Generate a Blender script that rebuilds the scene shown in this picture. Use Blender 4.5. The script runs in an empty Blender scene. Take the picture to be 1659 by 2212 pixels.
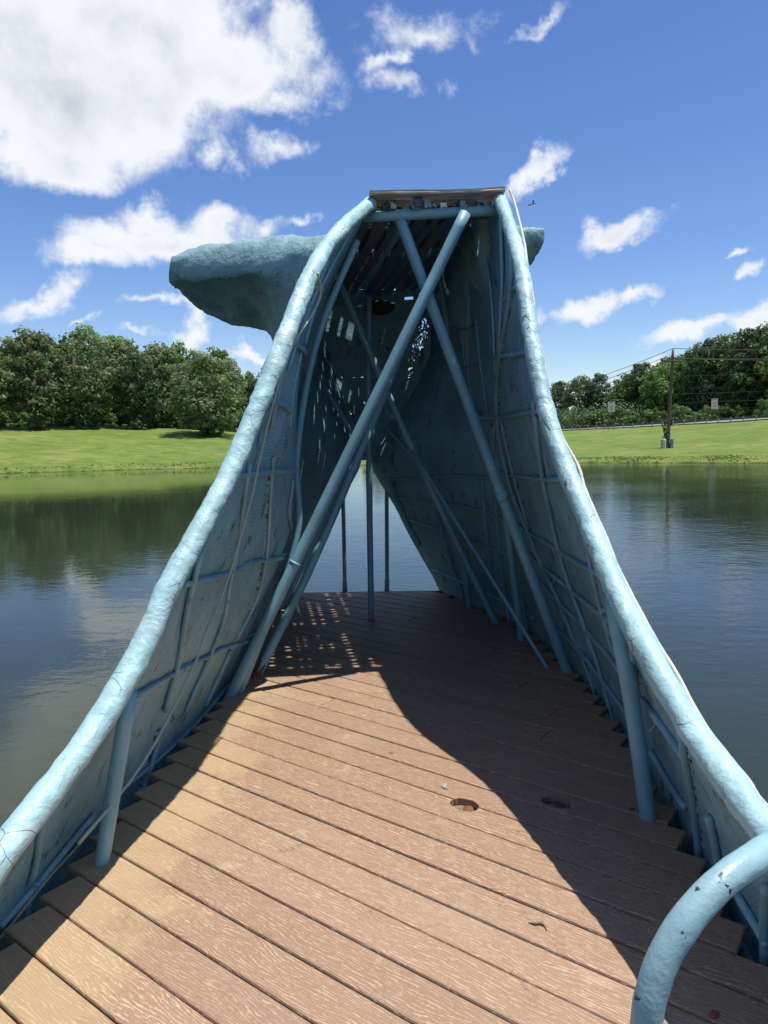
import bpy, bmesh, math, random
import numpy as np
from mathutils import Vector, Matrix, noise
R = math.radians
scene = bpy.context.scene
col = scene.collection
EYE = 2.4            # camera height over the water (z = 0)

# ---------------------------------------------------------------- camera
cam_data = bpy.data.cameras.new('camera')
cam = bpy.data.objects.new('camera', cam_data)
col.objects.link(cam)
cam_data.sensor_fit = 'VERTICAL'
cam_data.sensor_height = 24.0
cam_data.lens = 24.0 * 1560 / 2212
cam_data.clip_start = 0.05
cam_data.clip_end = 6000
cam.matrix_world = Matrix.Translation((0, 0, EYE)) @ Matrix.Rotation(R(90 - 6.1), 4, 'X') @ Matrix.Rotation(R(-0.9), 4, 'Z')
scene.camera = cam

# ---------------------------------------------------------------- sun, sky, exposure
SUN = Vector((0.75, -0.1, 2.9)).normalized()
sd = bpy.data.lights.new('sun', 'SUN'); sd.energy = 4.6; sd.angle = R(0.53); sd.color = (1, 0.945, 0.84)
so = bpy.data.objects.new('sun', sd); col.objects.link(so)
so.rotation_euler = SUN.to_track_quat('Z', 'Y').to_euler()
so.location = (3, 0, 12)
scene.view_settings.view_transform = 'Standard'
scene.view_settings.look = 'None'
scene.view_settings.exposure = 0.5
scene.view_settings.gamma = 1.0
scene.view_settings.use_curve_mapping = False
SKY_STRENGTH = 0.1

# ---------------------------------------------------------------- measured world coordinates (metres, camera at x=y=0, heights from eye level)
RIM_L=[(-0.051, 4.36, 1.336), (-0.142, 4.079, 1.177), (-0.219, 3.794, 1.014), (-0.276, 3.549, 0.861), (-0.317, 3.373, 0.724), (-0.352, 3.248, 0.598), (-0.385, 3.152, 0.479), (-0.419, 3.076, 0.366), (-0.456, 3.01, 0.253), (-0.494, 2.951, 0.144), (-0.53, 2.893, 0.04), (-0.565, 2.831, -0.062), (-0.601, 2.764, -0.159), (-0.637, 2.692, -0.248), (-0.672, 2.617, -0.33), (-0.707, 2.545, -0.411), (-0.741, 2.481, -0.491), (-0.771, 2.428, -0.57), (-0.796, 2.379, -0.645), (-0.821, 2.324, -0.714), (-0.852, 2.253, -0.787), (-0.888, 2.163, -0.863), (-0.92, 2.062, -0.926), (-0.946, 1.967, -0.97), (-0.967, 1.881, -1.003), (-0.988, 1.797, -1.039), (-1.017, 1.667, -1.092), (-1.063, 1.425, -1.169), (-1.12, 1.053, -1.254), (-1.18, 0.6, -1.33)]
RIM_R=[(0.711, 4.45, 1.383), (0.713, 4.205, 1.206), (0.71, 3.96, 1.019), (0.709, 3.77, 0.852), (0.706, 3.63, 0.694), (0.702, 3.505, 0.52), (0.706, 3.39, 0.346), (0.717, 3.287, 0.186), (0.731, 3.195, 0.049), (0.751, 3.095, -0.075), (0.774, 2.975, -0.201), (0.793, 2.845, -0.317), (0.805, 2.72, -0.415), (0.812, 2.593, -0.506), (0.822, 2.453, -0.597), (0.834, 2.312, -0.676), (0.844, 2.188, -0.741), (0.853, 2.085, -0.793), (0.862, 1.995, -0.834), (0.871, 1.897, -0.867), (0.879, 1.795, -0.898), (0.887, 1.702, -0.927), (0.903, 1.56, -0.963), (0.935, 1.293, -1.023), (0.983, 0.938, -1.1), (1.04, 0.55, -1.18)]
CTRL_L=[(4.36, 1.336, -0.051), (3.794, 1.014, -0.219), (3.373, 0.724, -0.317), (3.152, 0.479, -0.385), (3.01, 0.253, -0.456), (2.893, 0.04, -0.53), (2.764, -0.159, -0.601), (2.617, -0.33, -0.672), (2.481, -0.491, -0.741), (2.379, -0.645, -0.796), (2.253, -0.787, -0.852), (2.062, -0.926, -0.92), (1.881, -1.003, -0.967), (1.667, -1.092, -1.017), (1.053, -1.254, -1.12), (0.6, -1.5, -1.38), (1.3, -1.5, -1.32), (1.8, -1.5, -1.27), (2.25, -1.5, -1.21), (2.6, -1.5, -1.17), (3.0, -1.5, -1.13), (3.5, -1.5, -1.07), (4.1, -1.5, -1.0), (5.0, -1.5, -1.02), (5.6, -1.5, -1.02), (6.2, -1.5, -0.97), (6.9, -1.5, -0.885), (0.6, -1.95, -1.421), (1.8, -1.95, -1.308), (2.6, -1.95, -1.205), (3.5, -1.95, -1.102), (5.0, -1.95, -1.051), (6.2, -1.95, -0.999), (4.35, 0.9, -0.3), (4.35, 0.4, -0.48), (4.3, -0.2, -0.52), (4.3, -0.6, -0.58), (4.3, -1.1, -0.8), (5.5, 1.36, -0.27), (5.5, 0.6, -0.58), (5.5, 0.0, -0.7), (5.5, -0.6, -0.84), (6.9, 1.36, -0.6), (6.9, 0.6, -0.45), (6.9, 0.0, -0.28), (6.9, -0.25, -0.21), (6.9, -0.6, -0.4), (6.9, -0.9, -0.56), (6.9, -1.2, -0.725)]
CTRL_R=[(4.45, 1.383, 0.711), (3.96, 1.019, 0.71), (3.63, 0.694, 0.706), (3.39, 0.346, 0.706), (3.195, 0.049, 0.731), (2.975, -0.201, 0.774), (2.72, -0.415, 0.805), (2.453, -0.597, 0.822), (2.188, -0.741, 0.844), (1.995, -0.834, 0.862), (1.795, -0.898, 0.879), (1.56, -0.963, 0.903), (0.938, -1.1, 0.983), (0.6, -1.5, 1.16), (1.2, -1.5, 1.1), (1.8, -1.5, 1.09), (2.3, -1.5, 1.12), (2.7, -1.5, 1.15), (3.4, -1.5, 1.21), (4.3, -1.5, 1.23), (5.0, -1.5, 1.16), (5.5, -1.5, 1.09), (6.0, -1.5, 0.92), (6.5, -1.5, 0.7), (6.9, -1.5, 0.52), (0.6, -1.95, 1.195), (1.8, -1.95, 1.123), (2.7, -1.95, 1.184), (4.3, -1.95, 1.267), (5.5, -1.95, 1.123), (6.5, -1.95, 0.721), (4.4, 0.6, 0.72), (4.4, 0.0, 0.8), (4.4, -0.6, 0.98), (5.5, 1.36, 0.57), (5.5, 0.6, 0.66), (5.5, 0.0, 0.68), (5.5, -0.6, 0.82), (6.9, 1.36, 0.6), (6.9, 0.6, 0.4), (6.9, 0.0, 0.02), (6.9, -0.25, -0.12), (6.9, -0.6, 0.06), (6.9, -0.9, 0.21), (6.9, -1.2, 0.365)]
RODS=[(0.0115, [(-0.59, 2.868, -0.157), (-0.577, 3.202, -0.165), (-0.539, 3.633, -0.178), (-0.504, 4.183, -0.195)]), (0.0115, [(-0.758, 2.682, -0.551), (-0.76, 3.042, -0.601), (-0.721, 3.45, -0.644), (-0.648, 3.85, -0.664), (-0.84, 6.041, -0.991), (-0.792, 6.21, -0.987)]), (0.0115, [(-0.946, 2.651, -0.966), (-0.957, 2.946, -1.02), (-0.944, 3.188, -1.051), (-0.906, 3.561, -1.105), (-0.864, 3.904, -1.154), (-1.009, 5.139, -1.453), (-1.001, 5.837, -1.565)]), (0.0115, [(-1.219, 2.107, -1.509), (-1.204, 2.221, -1.499), (-1.186, 2.335, -1.486), (-1.164, 2.482, -1.464), (-1.141, 2.655, -1.444)]), (0.0115, [(-1.126, 2.864, -1.464), (-1.102, 3.159, -1.503), (-1.054, 3.592, -1.533), (-1.0, 4.103, -1.53), (-0.977, 4.304, -1.513)]), (0.0135, [(-0.705, 2.734, -0.437), (-0.772, 2.829, -0.599), (-0.842, 2.955, -0.772), (-0.928, 3.119, -0.997), (-1.02, 3.202, -1.246)]), (0.0135, [(-1.05, 3.234, -1.344), (-1.096, 3.193, -1.501), (-1.124, 3.107, -1.616)]), (0.0115, [(-0.568, 3.056, -0.114), (-0.606, 3.152, -0.237), (-0.689, 3.342, -0.52), (-0.745, 3.423, -0.689), (-0.826, 3.572, -0.936), (-0.915, 3.593, -1.139), (-0.997, 3.559, -1.319), (-1.021, 3.532, -1.376)]), (0.0115, [(-0.532, 3.494, -0.099), (-0.567, 3.607, -0.274), (-0.642, 3.856, -0.653), (-0.731, 3.991, -0.917), (-0.834, 3.952, -1.109)]), (0.0115, [(-0.873, 3.94, -1.185), (-0.94, 3.928, -1.325), (-1.005, 3.852, -1.475)]), (0.009, [(-0.513, 4.059, -0.245), (-0.554, 4.269, -0.532), (-0.83, 6.11, -1.008), (-0.901, 6.086, -1.202)]), (0.0115, [(-0.389, 3.242, 0.445), (-0.402, 3.652, 0.437), (-0.581, 5.636, 0.559), (-0.593, 5.651, 0.503)]), (0.0115, [(-0.479, 3.057, 0.153), (-0.475, 3.308, 0.15), (-0.469, 3.563, 0.145), (-0.472, 3.856, 0.111)]), (0.0115, [(-0.403, 3.229, 0.397), (-0.434, 3.223, 0.293), (-0.483, 3.262, 0.124), (-0.507, 3.303, 0.038)]), (0.009, [(-0.411, 3.73, 0.419), (-0.448, 3.719, 0.25), (-0.485, 3.791, 0.042)]), (0.009, [(-0.123, 4.132, 1.186), (-0.202, 4.098, 1.039), (-0.282, 3.992, 0.866), (-0.312, 3.908, 0.782), (-0.352, 3.941, 0.676), (-0.403, 3.878, 0.486)]), (0.009, [(-0.266, 3.786, 0.886), (-0.338, 3.674, 0.672), (-0.385, 3.473, 0.486), (-0.434, 3.37, 0.301)]), (0.0115, [(-1.01, 2.023, -1.088), (-1.147, 2.219, -1.349), (-1.189, 2.24, -1.458)]), (0.0115, [(-1.202, 2.26, -1.51), (-1.227, 2.255, -1.631)]), (0.0115, [(0.706, 4.351, 1.258), (0.705, 4.312, 1.067), (0.705, 4.287, 0.881), (0.708, 4.363, 0.666), (0.72, 4.525, 0.469), (0.741, 4.752, 0.266), (0.758, 4.896, 0.114), (0.781, 5.155, -0.163)]), (0.0135, [(0.7, 3.973, 0.991), (0.703, 3.963, 0.814), (0.71, 4.177, 0.637), (0.718, 4.419, 0.486), (0.735, 4.65, 0.311), (0.761, 4.813, 0.112), (0.782, 4.88, -0.021), (0.81, 4.914, -0.157)]), (0.009, [(0.659, 4.841, 1.307), (0.679, 4.755, 1.104), (0.69, 4.689, 0.965), (0.701, 4.629, 0.757), (0.719, 4.661, 0.488), (0.731, 4.72, 0.367)]), (0.0115, [(0.714, 4.785, 0.486), (0.723, 4.334, 0.453), (0.725, 3.982, 0.424), (0.709, 3.572, 0.389)]), (0.0115, [(0.761, 4.882, 0.1), (0.771, 4.332, 0.099), (0.768, 3.949, 0.103), (0.737, 3.454, 0.1)]), (0.0115, [(0.707, 4.244, 0.751), (0.706, 3.981, 0.759), (0.703, 3.824, 0.747)]), (0.0135, [(0.732, 3.524, 0.156), (0.749, 3.565, 0.08), (0.809, 3.766, -0.123)]), (0.0115, [(0.81, 5.131, -0.27), (0.855, 4.784, -0.283), (0.851, 3.868, -0.251), (0.789, 3.222, -0.21)]), (0.0135, [(0.902, 5.077, -0.569), (0.942, 4.979, -0.653), (0.991, 4.49, -0.676), (0.974, 3.706, -0.662), (0.849, 2.803, -0.563)]), (0.0135, [(0.983, 5.023, -0.807), (1.034, 4.771, -0.88), (1.071, 4.068, -0.909), (1.025, 3.447, -0.869), (0.952, 2.965, -0.803)]), (0.0135, [(0.761, 4.886, 0.089), (0.825, 4.902, -0.213), (0.887, 4.904, -0.437), (0.959, 4.801, -0.641), (1.033, 4.721, -0.861), (1.102, 4.546, -1.054), (1.178, 4.386, -1.312)]), (0.0115, [(0.774, 4.721, 0.066), (0.837, 4.739, -0.206), (0.908, 4.746, -0.454), (0.962, 4.768, -0.636)]), (0.0135, [(0.747, 3.539, 0.076), (0.833, 3.785, -0.206), (0.888, 3.883, -0.374), (0.977, 4.045, -0.628), (1.059, 4.088, -0.87), (1.131, 3.996, -1.11), (1.182, 4.016, -1.301)]), (0.0115, [(0.824, 2.932, -0.426), (0.884, 3.046, -0.572), (0.98, 3.226, -0.792), (1.025, 3.211, -0.928)]), (0.0135, [(1.05, 4.936, -1.001), (1.11, 4.55, -1.086), (1.133, 3.996, -1.116), (1.091, 3.272, -1.117)]), (0.0135, [(1.148, 4.735, -1.319), (1.186, 4.328, -1.338), (1.194, 3.799, -1.377), (1.173, 3.373, -1.383)]), (0.0115, [(1.126, 4.177, -1.082), (1.132, 4.023, -1.107), (1.176, 3.921, -1.277), (1.209, 3.87, -1.434), (1.235, 3.775, -1.608), (1.235, 3.658, -1.635)]), (0.0115, [(1.126, 4.575, -1.147), (1.185, 4.353, -1.328), (1.212, 4.233, -1.438), (1.232, 4.125, -1.553)]), (0.0115, [(0.993, 3.26, -0.82), (1.057, 3.313, -0.993), (1.071, 3.273, -1.047)]), (0.0135, [(1.04, 2.857, -1.09), (0.983, 2.493, -1.049), (0.951, 2.209, -1.045)]), (0.0135, [(1.138, 2.998, -1.379), (1.118, 2.695, -1.404), (1.104, 2.55, -1.394)]), (0.0115, [(0.848, 2.429, -0.71), (0.968, 2.727, -0.929), (1.044, 2.87, -1.095)]), (0.0115, [(1.214, 4.551, -1.59), (1.235, 4.133, -1.572), (1.235, 3.681, -1.63)]), (0.0135, [(0.876, 2.072, -0.888), (0.99, 2.272, -1.128), (1.097, 2.444, -1.403), (1.145, 2.504, -1.657)]), (0.0135, [(1.017, 2.175, -1.224), (1.095, 2.263, -1.452)]), (0.0115, [(1.184, 2.988, -1.644), (1.175, 2.859, -1.664), (1.148, 2.563, -1.635)]), (0.0115, [(1.124, 2.245, -1.62), (1.113, 2.085, -1.631), (1.107, 1.96, -1.652)]), (0.0135, [(1.077, 2.111, -1.43), (1.075, 1.916, -1.465)]), (0.0115, [(1.129, 2.309, -1.618), (1.135, 2.259, -1.731)]), (0.0135, [(0.977, 1.759, -1.182), (1.059, 1.907, -1.406), (1.106, 1.982, -1.641)]), (0.0115, [(-0.024, 6.809, -0.422), (0.252, 6.392, -0.392), (0.569, 5.878, -0.34), (0.773, 5.367, -0.33)]), (0.0115, [(0.146, 6.675, -0.589), (0.423, 6.234, -0.582), (0.717, 5.727, -0.598), (0.888, 5.268, -0.637)]), (0.0115, [(0.214, 6.763, -0.794), (0.514, 6.275, -0.842), (0.739, 5.907, -0.891), (0.948, 5.393, -0.929)]), (0.0115, [(0.456, 6.803, -1.289), (0.717, 6.325, -1.334), (0.846, 6.062, -1.353), (1.026, 5.598, -1.37)]), (0.018, [(0.053, 6.66, -0.395), (0.204, 6.773, -0.795), (0.338, 6.772, -1.053)]), (0.0115, [(0.386, 6.17, -0.283), (0.477, 6.255, -0.739), (0.617, 6.421, -1.211), (0.712, 6.453, -1.505)]), (0.0115, [(0.747, 5.458, -0.335), (0.791, 5.61, -0.668), (0.855, 5.767, -1.024), (0.904, 5.919, -1.34)]), (0.0115, [(0.827, 5.321, -0.481), (0.895, 5.547, -0.905), (0.977, 5.742, -1.361), (1.013, 5.754, -1.554)]), (0.0115, [(1.017, 5.636, -1.379), (1.099, 5.257, -1.375)]), (0.009, [(1.047, 5.408, -1.26), (1.101, 5.439, -1.536)]), (0.009, [(0.582, 5.549, 1.146), (0.614, 5.639, 0.806), (0.638, 5.589, 0.51)]), (0.009, [(0.632, 5.268, 0.976), (0.641, 5.501, 0.727), (0.654, 5.514, 0.461), (0.686, 5.394, 0.163)]), (0.009, [(0.665, 5.171, 0.792), (0.693, 5.174, 0.515), (0.733, 5.1, 0.175)]), (0.009, [(0.573, 5.973, 0.839), (0.642, 5.455, 0.767), (0.675, 5.12, 0.738)]), (0.009, [(0.609, 5.714, 0.485), (0.668, 5.429, 0.489), (0.699, 5.132, 0.489)]), (0.009, [(-0.541, 6.923, 0.537), (-0.047, 6.923, 0.54), (0.41, 6.923, 0.552)]), (0.009, [(-0.605, 6.923, 0.123), (-0.054, 6.923, 0.122), (0.405, 6.923, 0.114)]), (0.009, [(-0.751, 6.923, -0.173), (-0.482, 6.923, -0.177)]), (0.009, [(-0.225, 6.923, 1.141), (-0.228, 6.923, 0.622), (-0.221, 6.923, 0.17)]), (0.009, [(-0.582, 6.923, 1.036), (-0.562, 6.923, 0.627), (-0.543, 6.923, 0.477)]), (0.009, [(-0.483, 6.923, 0.098), (-0.464, 6.923, -0.055), (-0.451, 6.923, -0.17)]), (0.0105, [(0.761, 4.878, 0.1), (0.687, 4.928, 0.105), (0.649, 5.098, 0.121), (0.744, 5.378, 0.144), (0.866, 5.678, 0.167)]), (0.0105, [(0.81, 5.129, -0.269), (0.796, 5.179, -0.25), (0.795, 5.279, -0.217), (0.884, 5.529, -0.182)]), (0.0105, [(-0.792, 6.207, -0.986), (-0.78, 6.257, -0.967), (-0.831, 6.407, -0.958)])]
BRACES=[(0.033, [(-0.912, 4.1, -1.5), (0.5, 4.36, 1.275)]), (0.033, [(1.138, 4.419, -1.5), (0.117, 4.44, 1.278)]), (0.028, [(-0.818, 4.423, -1.5), (-0.401, 4.75, -0.668), (0.45, 5.65, 1.3)]), (0.026, [(0.872, 5.62, -1.5), (0.261, 5.64, -0.186), (-0.34, 5.66, 1.229)]), (0.022, [(-0.616, 6.4, 0.609), (-0.252, 6.4, 0.001), (-0.114, 6.4, -0.245)]), (0.008, [(-0.638, 6.6, 0.833), (0.315, 6.0, -0.275)]), (0.012, [(0.224, 5.6, -0.131), (0.56, 5.1, -0.7), (1.028, 4.488, -1.5)])]
POSTS=[(0.027, [(-1.054, 2.438, -1.5), (-0.884, 2.408, -0.862)]), (0.031, [(1.03, 2.675, -1.5), (0.932, 2.655, -1.032), (0.874, 2.655, -0.743), (0.855, 2.675, -0.614)]), (0.025, [(-0.118, 5.797, -1.5), (-0.114, 5.797, -0.222), (-0.091, 5.797, 1.079)]), (0.025, [(0.734, 6.158, -1.5), (0.68, 6.158, -0.954), (0.628, 6.158, -0.197), (0.559, 6.158, 0.759), (0.493, 6.158, 1.324)]), (0.027, [(1.002, 5.129, -1.5), (0.865, 5.129, -0.542), (0.765, 5.129, 0.232), (0.711, 5.129, 0.676), (0.666, 5.129, 1.192)]), (0.019, [(-0.391, 6.876, -1.5), (-0.389, 6.876, -0.791), (-0.394, 6.876, -0.216)]), (0.02, [(0.017, 6.909, -1.5), (0.029, 6.909, -0.444), (0.034, 6.909, 0.475)]), (0.02, [(-0.915, 4.116, -1.5), (-0.539, 4.3, -0.658), (-0.524, 4.36, -0.16), (-0.449, 4.38, 0.308), (-0.339, 4.4, 0.689), (-0.132, 4.42, 1.144)])]
ROPE=[(-0.277, 3.299, 0.717), (-0.279, 3.426, 0.651), (-0.312, 3.367, 0.553), (-0.377, 3.172, 0.399), (-0.446, 3.125, 0.211), (-0.53, 3.119, -0.087), (-0.571, 3.126, -0.251), (-0.619, 3.113, -0.409), (-0.672, 3.095, -0.582), (-0.713, 3.032, -0.709), (-0.746, 2.949, -0.797), (-0.784, 2.891, -0.915), (-0.813, 2.811, -0.989), (-0.824, 2.784, -1.021), (-0.908, 2.61, -1.191), (-0.969, 2.408, -1.271), (-1.03, 2.27, -1.33), (-1.143, 2.66, -1.495), (-1.157, 2.54, -1.502), (-1.177, 2.36, -1.502), (-1.197, 2.236, -1.522), (-1.219, 2.101, -1.545)]
TUBE=[(0.753, 4.44, 1.421), (0.77, 4.365, 1.325), (0.752, 4.078, 1.116), (0.735, 3.852, 0.938), (0.718, 3.698, 0.789), (0.719, 3.62, 0.706), (0.72, 3.555, 0.607), (0.714, 3.459, 0.463), (0.726, 3.38, 0.347), (0.726, 3.27, 0.173), (0.744, 3.197, 0.058), (0.761, 3.115, -0.043), (0.798, 3.021, -0.149), (0.803, 2.93, -0.239), (0.817, 2.81, -0.339), (0.828, 2.71, -0.416), (0.831, 2.59, -0.5), (0.841, 2.515, -0.553), (0.852, 2.4, -0.624), (0.861, 2.272, -0.691), (0.875, 2.153, -0.751), (0.878, 2.054, -0.801), (0.883, 1.954, -0.844), (0.893, 1.848, -0.876), (0.903, 1.765, -0.9), (0.917, 1.657, -0.934), (1.0, 1.35, -0.95), (1.05, 0.9, -1.05)]
RAIL=[(0.307, 0.8, -0.712), (0.309, 0.8, -0.686), (0.322, 0.805, -0.646), (0.336, 0.81, -0.62), (0.353, 0.815, -0.597), (0.376, 0.825, -0.577), (0.401, 0.835, -0.561), (0.431, 0.85, -0.551), (0.464, 0.87, -0.547), (0.494, 0.89, -0.547)]
CLOUDS=[(-21.94, 23.28, 13.5, 6.3, 0, 1.5), (-12.4, 25.56, 8.8, 4.21, 0, 1.3), (-16.16, 27.48, 10.58, 3.98, 0, 1.3), (-23.12, 18.86, 7.15, 2.19, 0, 1.0), (-5.96, 27.18, 3.09, 2.0, 0, 0.8), (-7.1, 23.97, 3.79, 1.88, 0, 0.8), (-7.56, 20.58, 3.46, 1.58, 0, 0.75), (-12.36, 19.5, 2.54, 1.44, 0, 0.7), (-16.89, 14.13, 7.04, 1.99, 0, 1.1), (-20.45, 12.99, 4.49, 1.52, 0, 0.9), (-12.88, 15.26, 3.75, 1.69, 0, 0.9), (-17.78, 15.6, 2.93, 1.49, 0, 0.8), (-9.16, 14.44, 2.79, 1.11, 0, 0.7), (-6.36, 14.97, 1.76, 0.48, 0, 0.5), (-24.56, 9.95, 4.9, 0.86, 20, 0.56), (-17.12, 9.52, 3.33, 0.58, 0, 0.55), (-15.07, 7.43, 1.69, 0.93, 20, 0.6), (-18.54, 7.08, 2.46, 0.4, 0, 0.52), (-9.45, 6.12, 2.12, 0.48, 0, 0.5), (-21.93, 8.52, 1.87, 0.39, 10, 0.45), (-14.84, 8.76, 1.01, 0.66, 0, 0.4), (3.34, 27.67, 4.1, 1.24, 10, 0.42), (1.07, 25.92, 2.07, 0.84, 20, 0.5), (5.37, 24.84, 1.31, 1.27, 30, 0.45), (12.77, 27.51, 2.92, 0.49, 10, 0.4), (1.56, 24.3, 1.73, 0.81, 0, 0.35), (7.1, 27.86, 1.69, 1.48, 0, 0.38), (12.02, 18.96, 3.0, 0.88, 35, 0.65), (18.17, 14.0, 3.15, 1.16, 10, 0.85), (24.8, 12.71, 1.01, 0.36, 15, 0.45), (25.43, 11.05, 1.21, 0.49, 20, 0.45), (15.31, 9.22, 3.44, 1.31, 5, 0.85), (19.54, 9.65, 2.35, 0.77, 10, 0.6), (22.73, 6.93, 4.15, 0.83, 8, 0.7), (26.84, 7.66, 2.25, 1.29, 15, 0.9), (19.65, 4.41, 1.91, 0.87, 10, 0.75), (14.38, 2.73, 1.86, 0.76, 0, 0.7), (17.07, 2.82, 2.3, 0.68, 20, 0.5), (11.24, 8.5, 1.03, 0.67, 0, 0.5)]

def world_sky():
    w = bpy.data.worlds.new('World'); scene.world = w; w.use_nodes = True
    nt = w.node_tree; nt.nodes.clear(); N = nt.nodes; L = nt.links
    def m(op, a, b=None, c=None, clamp=False):
        n = N.new('ShaderNodeMath'); n.operation = op; n.use_clamp = clamp
        for i, x in enumerate((a, b, c)):
            if x is None: continue
            if isinstance(x, (int, float)): n.inputs[i].default_value = x
            else: L.new(x, n.inputs[i])
        return n.outputs[0]
    out = N.new('ShaderNodeOutputWorld'); bg = N.new('ShaderNodeBackground')
    sky = N.new('ShaderNodeTexSky'); sky.sky_type = 'NISHITA'; sky.sun_disc = False
    sky.sun_elevation = math.asin(SUN.z); sky.sun_rotation = math.atan2(SUN.x, SUN.y)
    sky.altitude = 200; sky.air_density = 1.0; sky.dust_density = 0.3; sky.ozone_density = 3.0
    hs = N.new('ShaderNodeHueSaturation'); hs.inputs['Hue'].default_value = 0.512; hs.inputs['Saturation'].default_value = 1.2; hs.inputs['Value'].default_value = 1.05
    L.new(sky.outputs[0], hs.inputs['Color'])
    tc = N.new('ShaderNodeTexCoord'); sep = N.new('ShaderNodeSeparateXYZ'); L.new(tc.outputs['Generated'], sep.inputs[0])
    az = m('MULTIPLY', m('ARCTAN2', sep.outputs[0], sep.outputs[1]), 57.2958)
    el = m('MULTIPLY', m('ARCSINE', sep.outputs[2]), 57.2958)
    cb = N.new('ShaderNodeCombineXYZ'); L.new(az, cb.inputs[0]); L.new(el, cb.inputs[1])
    # warp
    n1 = N.new('ShaderNodeTexNoise'); n1.inputs['Scale'].default_value = 9; n1.inputs['Detail'].default_value = 6; n1.inputs['Roughness'].default_value = 0.6
    L.new(tc.outputs['Generated'], n1.inputs['Vector'])
    vm = N.new('ShaderNodeVectorMath'); vm.operation = 'MULTIPLY_ADD'
    L.new(n1.outputs['Color'], vm.inputs[0]); vm.inputs[1].default_value = (9, 7, 0); vm.inputs[2].default_value = (-4.5, -3.5, 0)
    va = N.new('ShaderNodeVectorMath'); va.operation = 'ADD'; L.new(cb.outputs[0], va.inputs[0]); L.new(vm.outputs[0], va.inputs[1])
    P = va.outputs[0]
    acc = None; low = None
    extra = [(75, 40, 26, 12, 10, 1.0), (-80, 35, 30, 14, 0, 1.0), (120, 25, 24, 9, 0, .9), (-130, 50, 30, 14, 0, 1.1), (170, 30, 30, 10, 0, .9), (-60, 12, 16, 5, 0, .8), (55, 10, 14, 5, 0, .8), (-8, 52, 16, 8, 0, .8)]
    for (a, e, ra, re, rot, s) in CLOUDS + extra:
        mp = N.new('ShaderNodeMapping'); mp.vector_type = 'TEXTURE'
        mp.inputs['Location'].default_value = (a, e, 0); mp.inputs['Rotation'].default_value = (0, 0, R(rot)); mp.inputs['Scale'].default_value = (ra, re, 1)
        L.new(P, mp.inputs[0])
        ln = N.new('ShaderNodeVectorMath'); ln.operation = 'LENGTH'; L.new(mp.outputs[0], ln.inputs[0])
        f = m('MULTIPLY_ADD', ln.outputs['Value'], -s, s)
        acc = f if acc is None else m('SMOOTH_MAX', acc, f, 0.15)
    n2 = N.new('ShaderNodeTexNoise'); n2.inputs['Scale'].default_value = 7; n2.inputs['Detail'].default_value = 11; n2.inputs['Roughness'].default_value = 0.68; n2.inputs['Distortion'].default_value = 0.1
    L.new(tc.outputs['Generated'], n2.inputs['Vector'])
    fb = m('MULTIPLY_ADD', n2.outputs['Fac'], 2.0, -1.0)
    dens = m('ADD', m('MULTIPLY_ADD', fb, 0.85, 0.02), acc)
    mr = N.new('ShaderNodeMapRange'); mr.interpolation_type = 'SMOOTHSTEP'; mr.inputs['From Min'].default_value = 0.0; mr.inputs['From Max'].default_value = 0.62
    L.new(dens, mr.inputs[0])
    # grey bellies where the cloud is thick
    n3 = N.new('ShaderNodeTexNoise'); n3.inputs['Scale'].default_value = 9; n3.inputs['Detail'].default_value = 9; n3.inputs['Roughness'].default_value = 0.6
    mp3 = N.new('ShaderNodeMapping'); mp3.inputs['Location'].default_value = (3.1, 1.7, 0.4); L.new(tc.outputs['Generated'], mp3.inputs[0]); L.new(mp3.outputs[0], n3.inputs['Vector'])
    th = m('MULTIPLY_ADD', m('SUBTRACT', n3.outputs['Fac'], 0.5), 2.6, m('MULTIPLY_ADD', dens, 0.75, 0.12))
    mr2 = N.new('ShaderNodeMapRange'); mr2.interpolation_type = 'SMOOTHSTEP'; mr2.inputs['From Min'].default_value = 0.55; mr2.inputs['From Max'].default_value = 2.0
    L.new(th, mr2.inputs[0])
    cc = N.new('ShaderNodeMix'); cc.data_type = 'RGBA'; L.new(mr2.outputs[0], cc.inputs[0])
    cc.inputs[6].default_value = (6.6, 6.8, 7.1, 1); cc.inputs[7].default_value = (4.0, 4.25, 4.6, 1)
    mx = N.new('ShaderNodeMix'); mx.data_type = 'RGBA'
    L.new(m('MULTIPLY', mr.outputs[0], 0.97), mx.inputs[0]); L.new(hs.outputs[0], mx.inputs[6]); L.new(cc.outputs[2], mx.inputs[7])
    L.new(mx.outputs[2], bg.inputs[0]); bg.inputs[1].default_value = SKY_STRENGTH
    L.new(bg.outputs[0], out.inputs[0])
world_sky()

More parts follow.
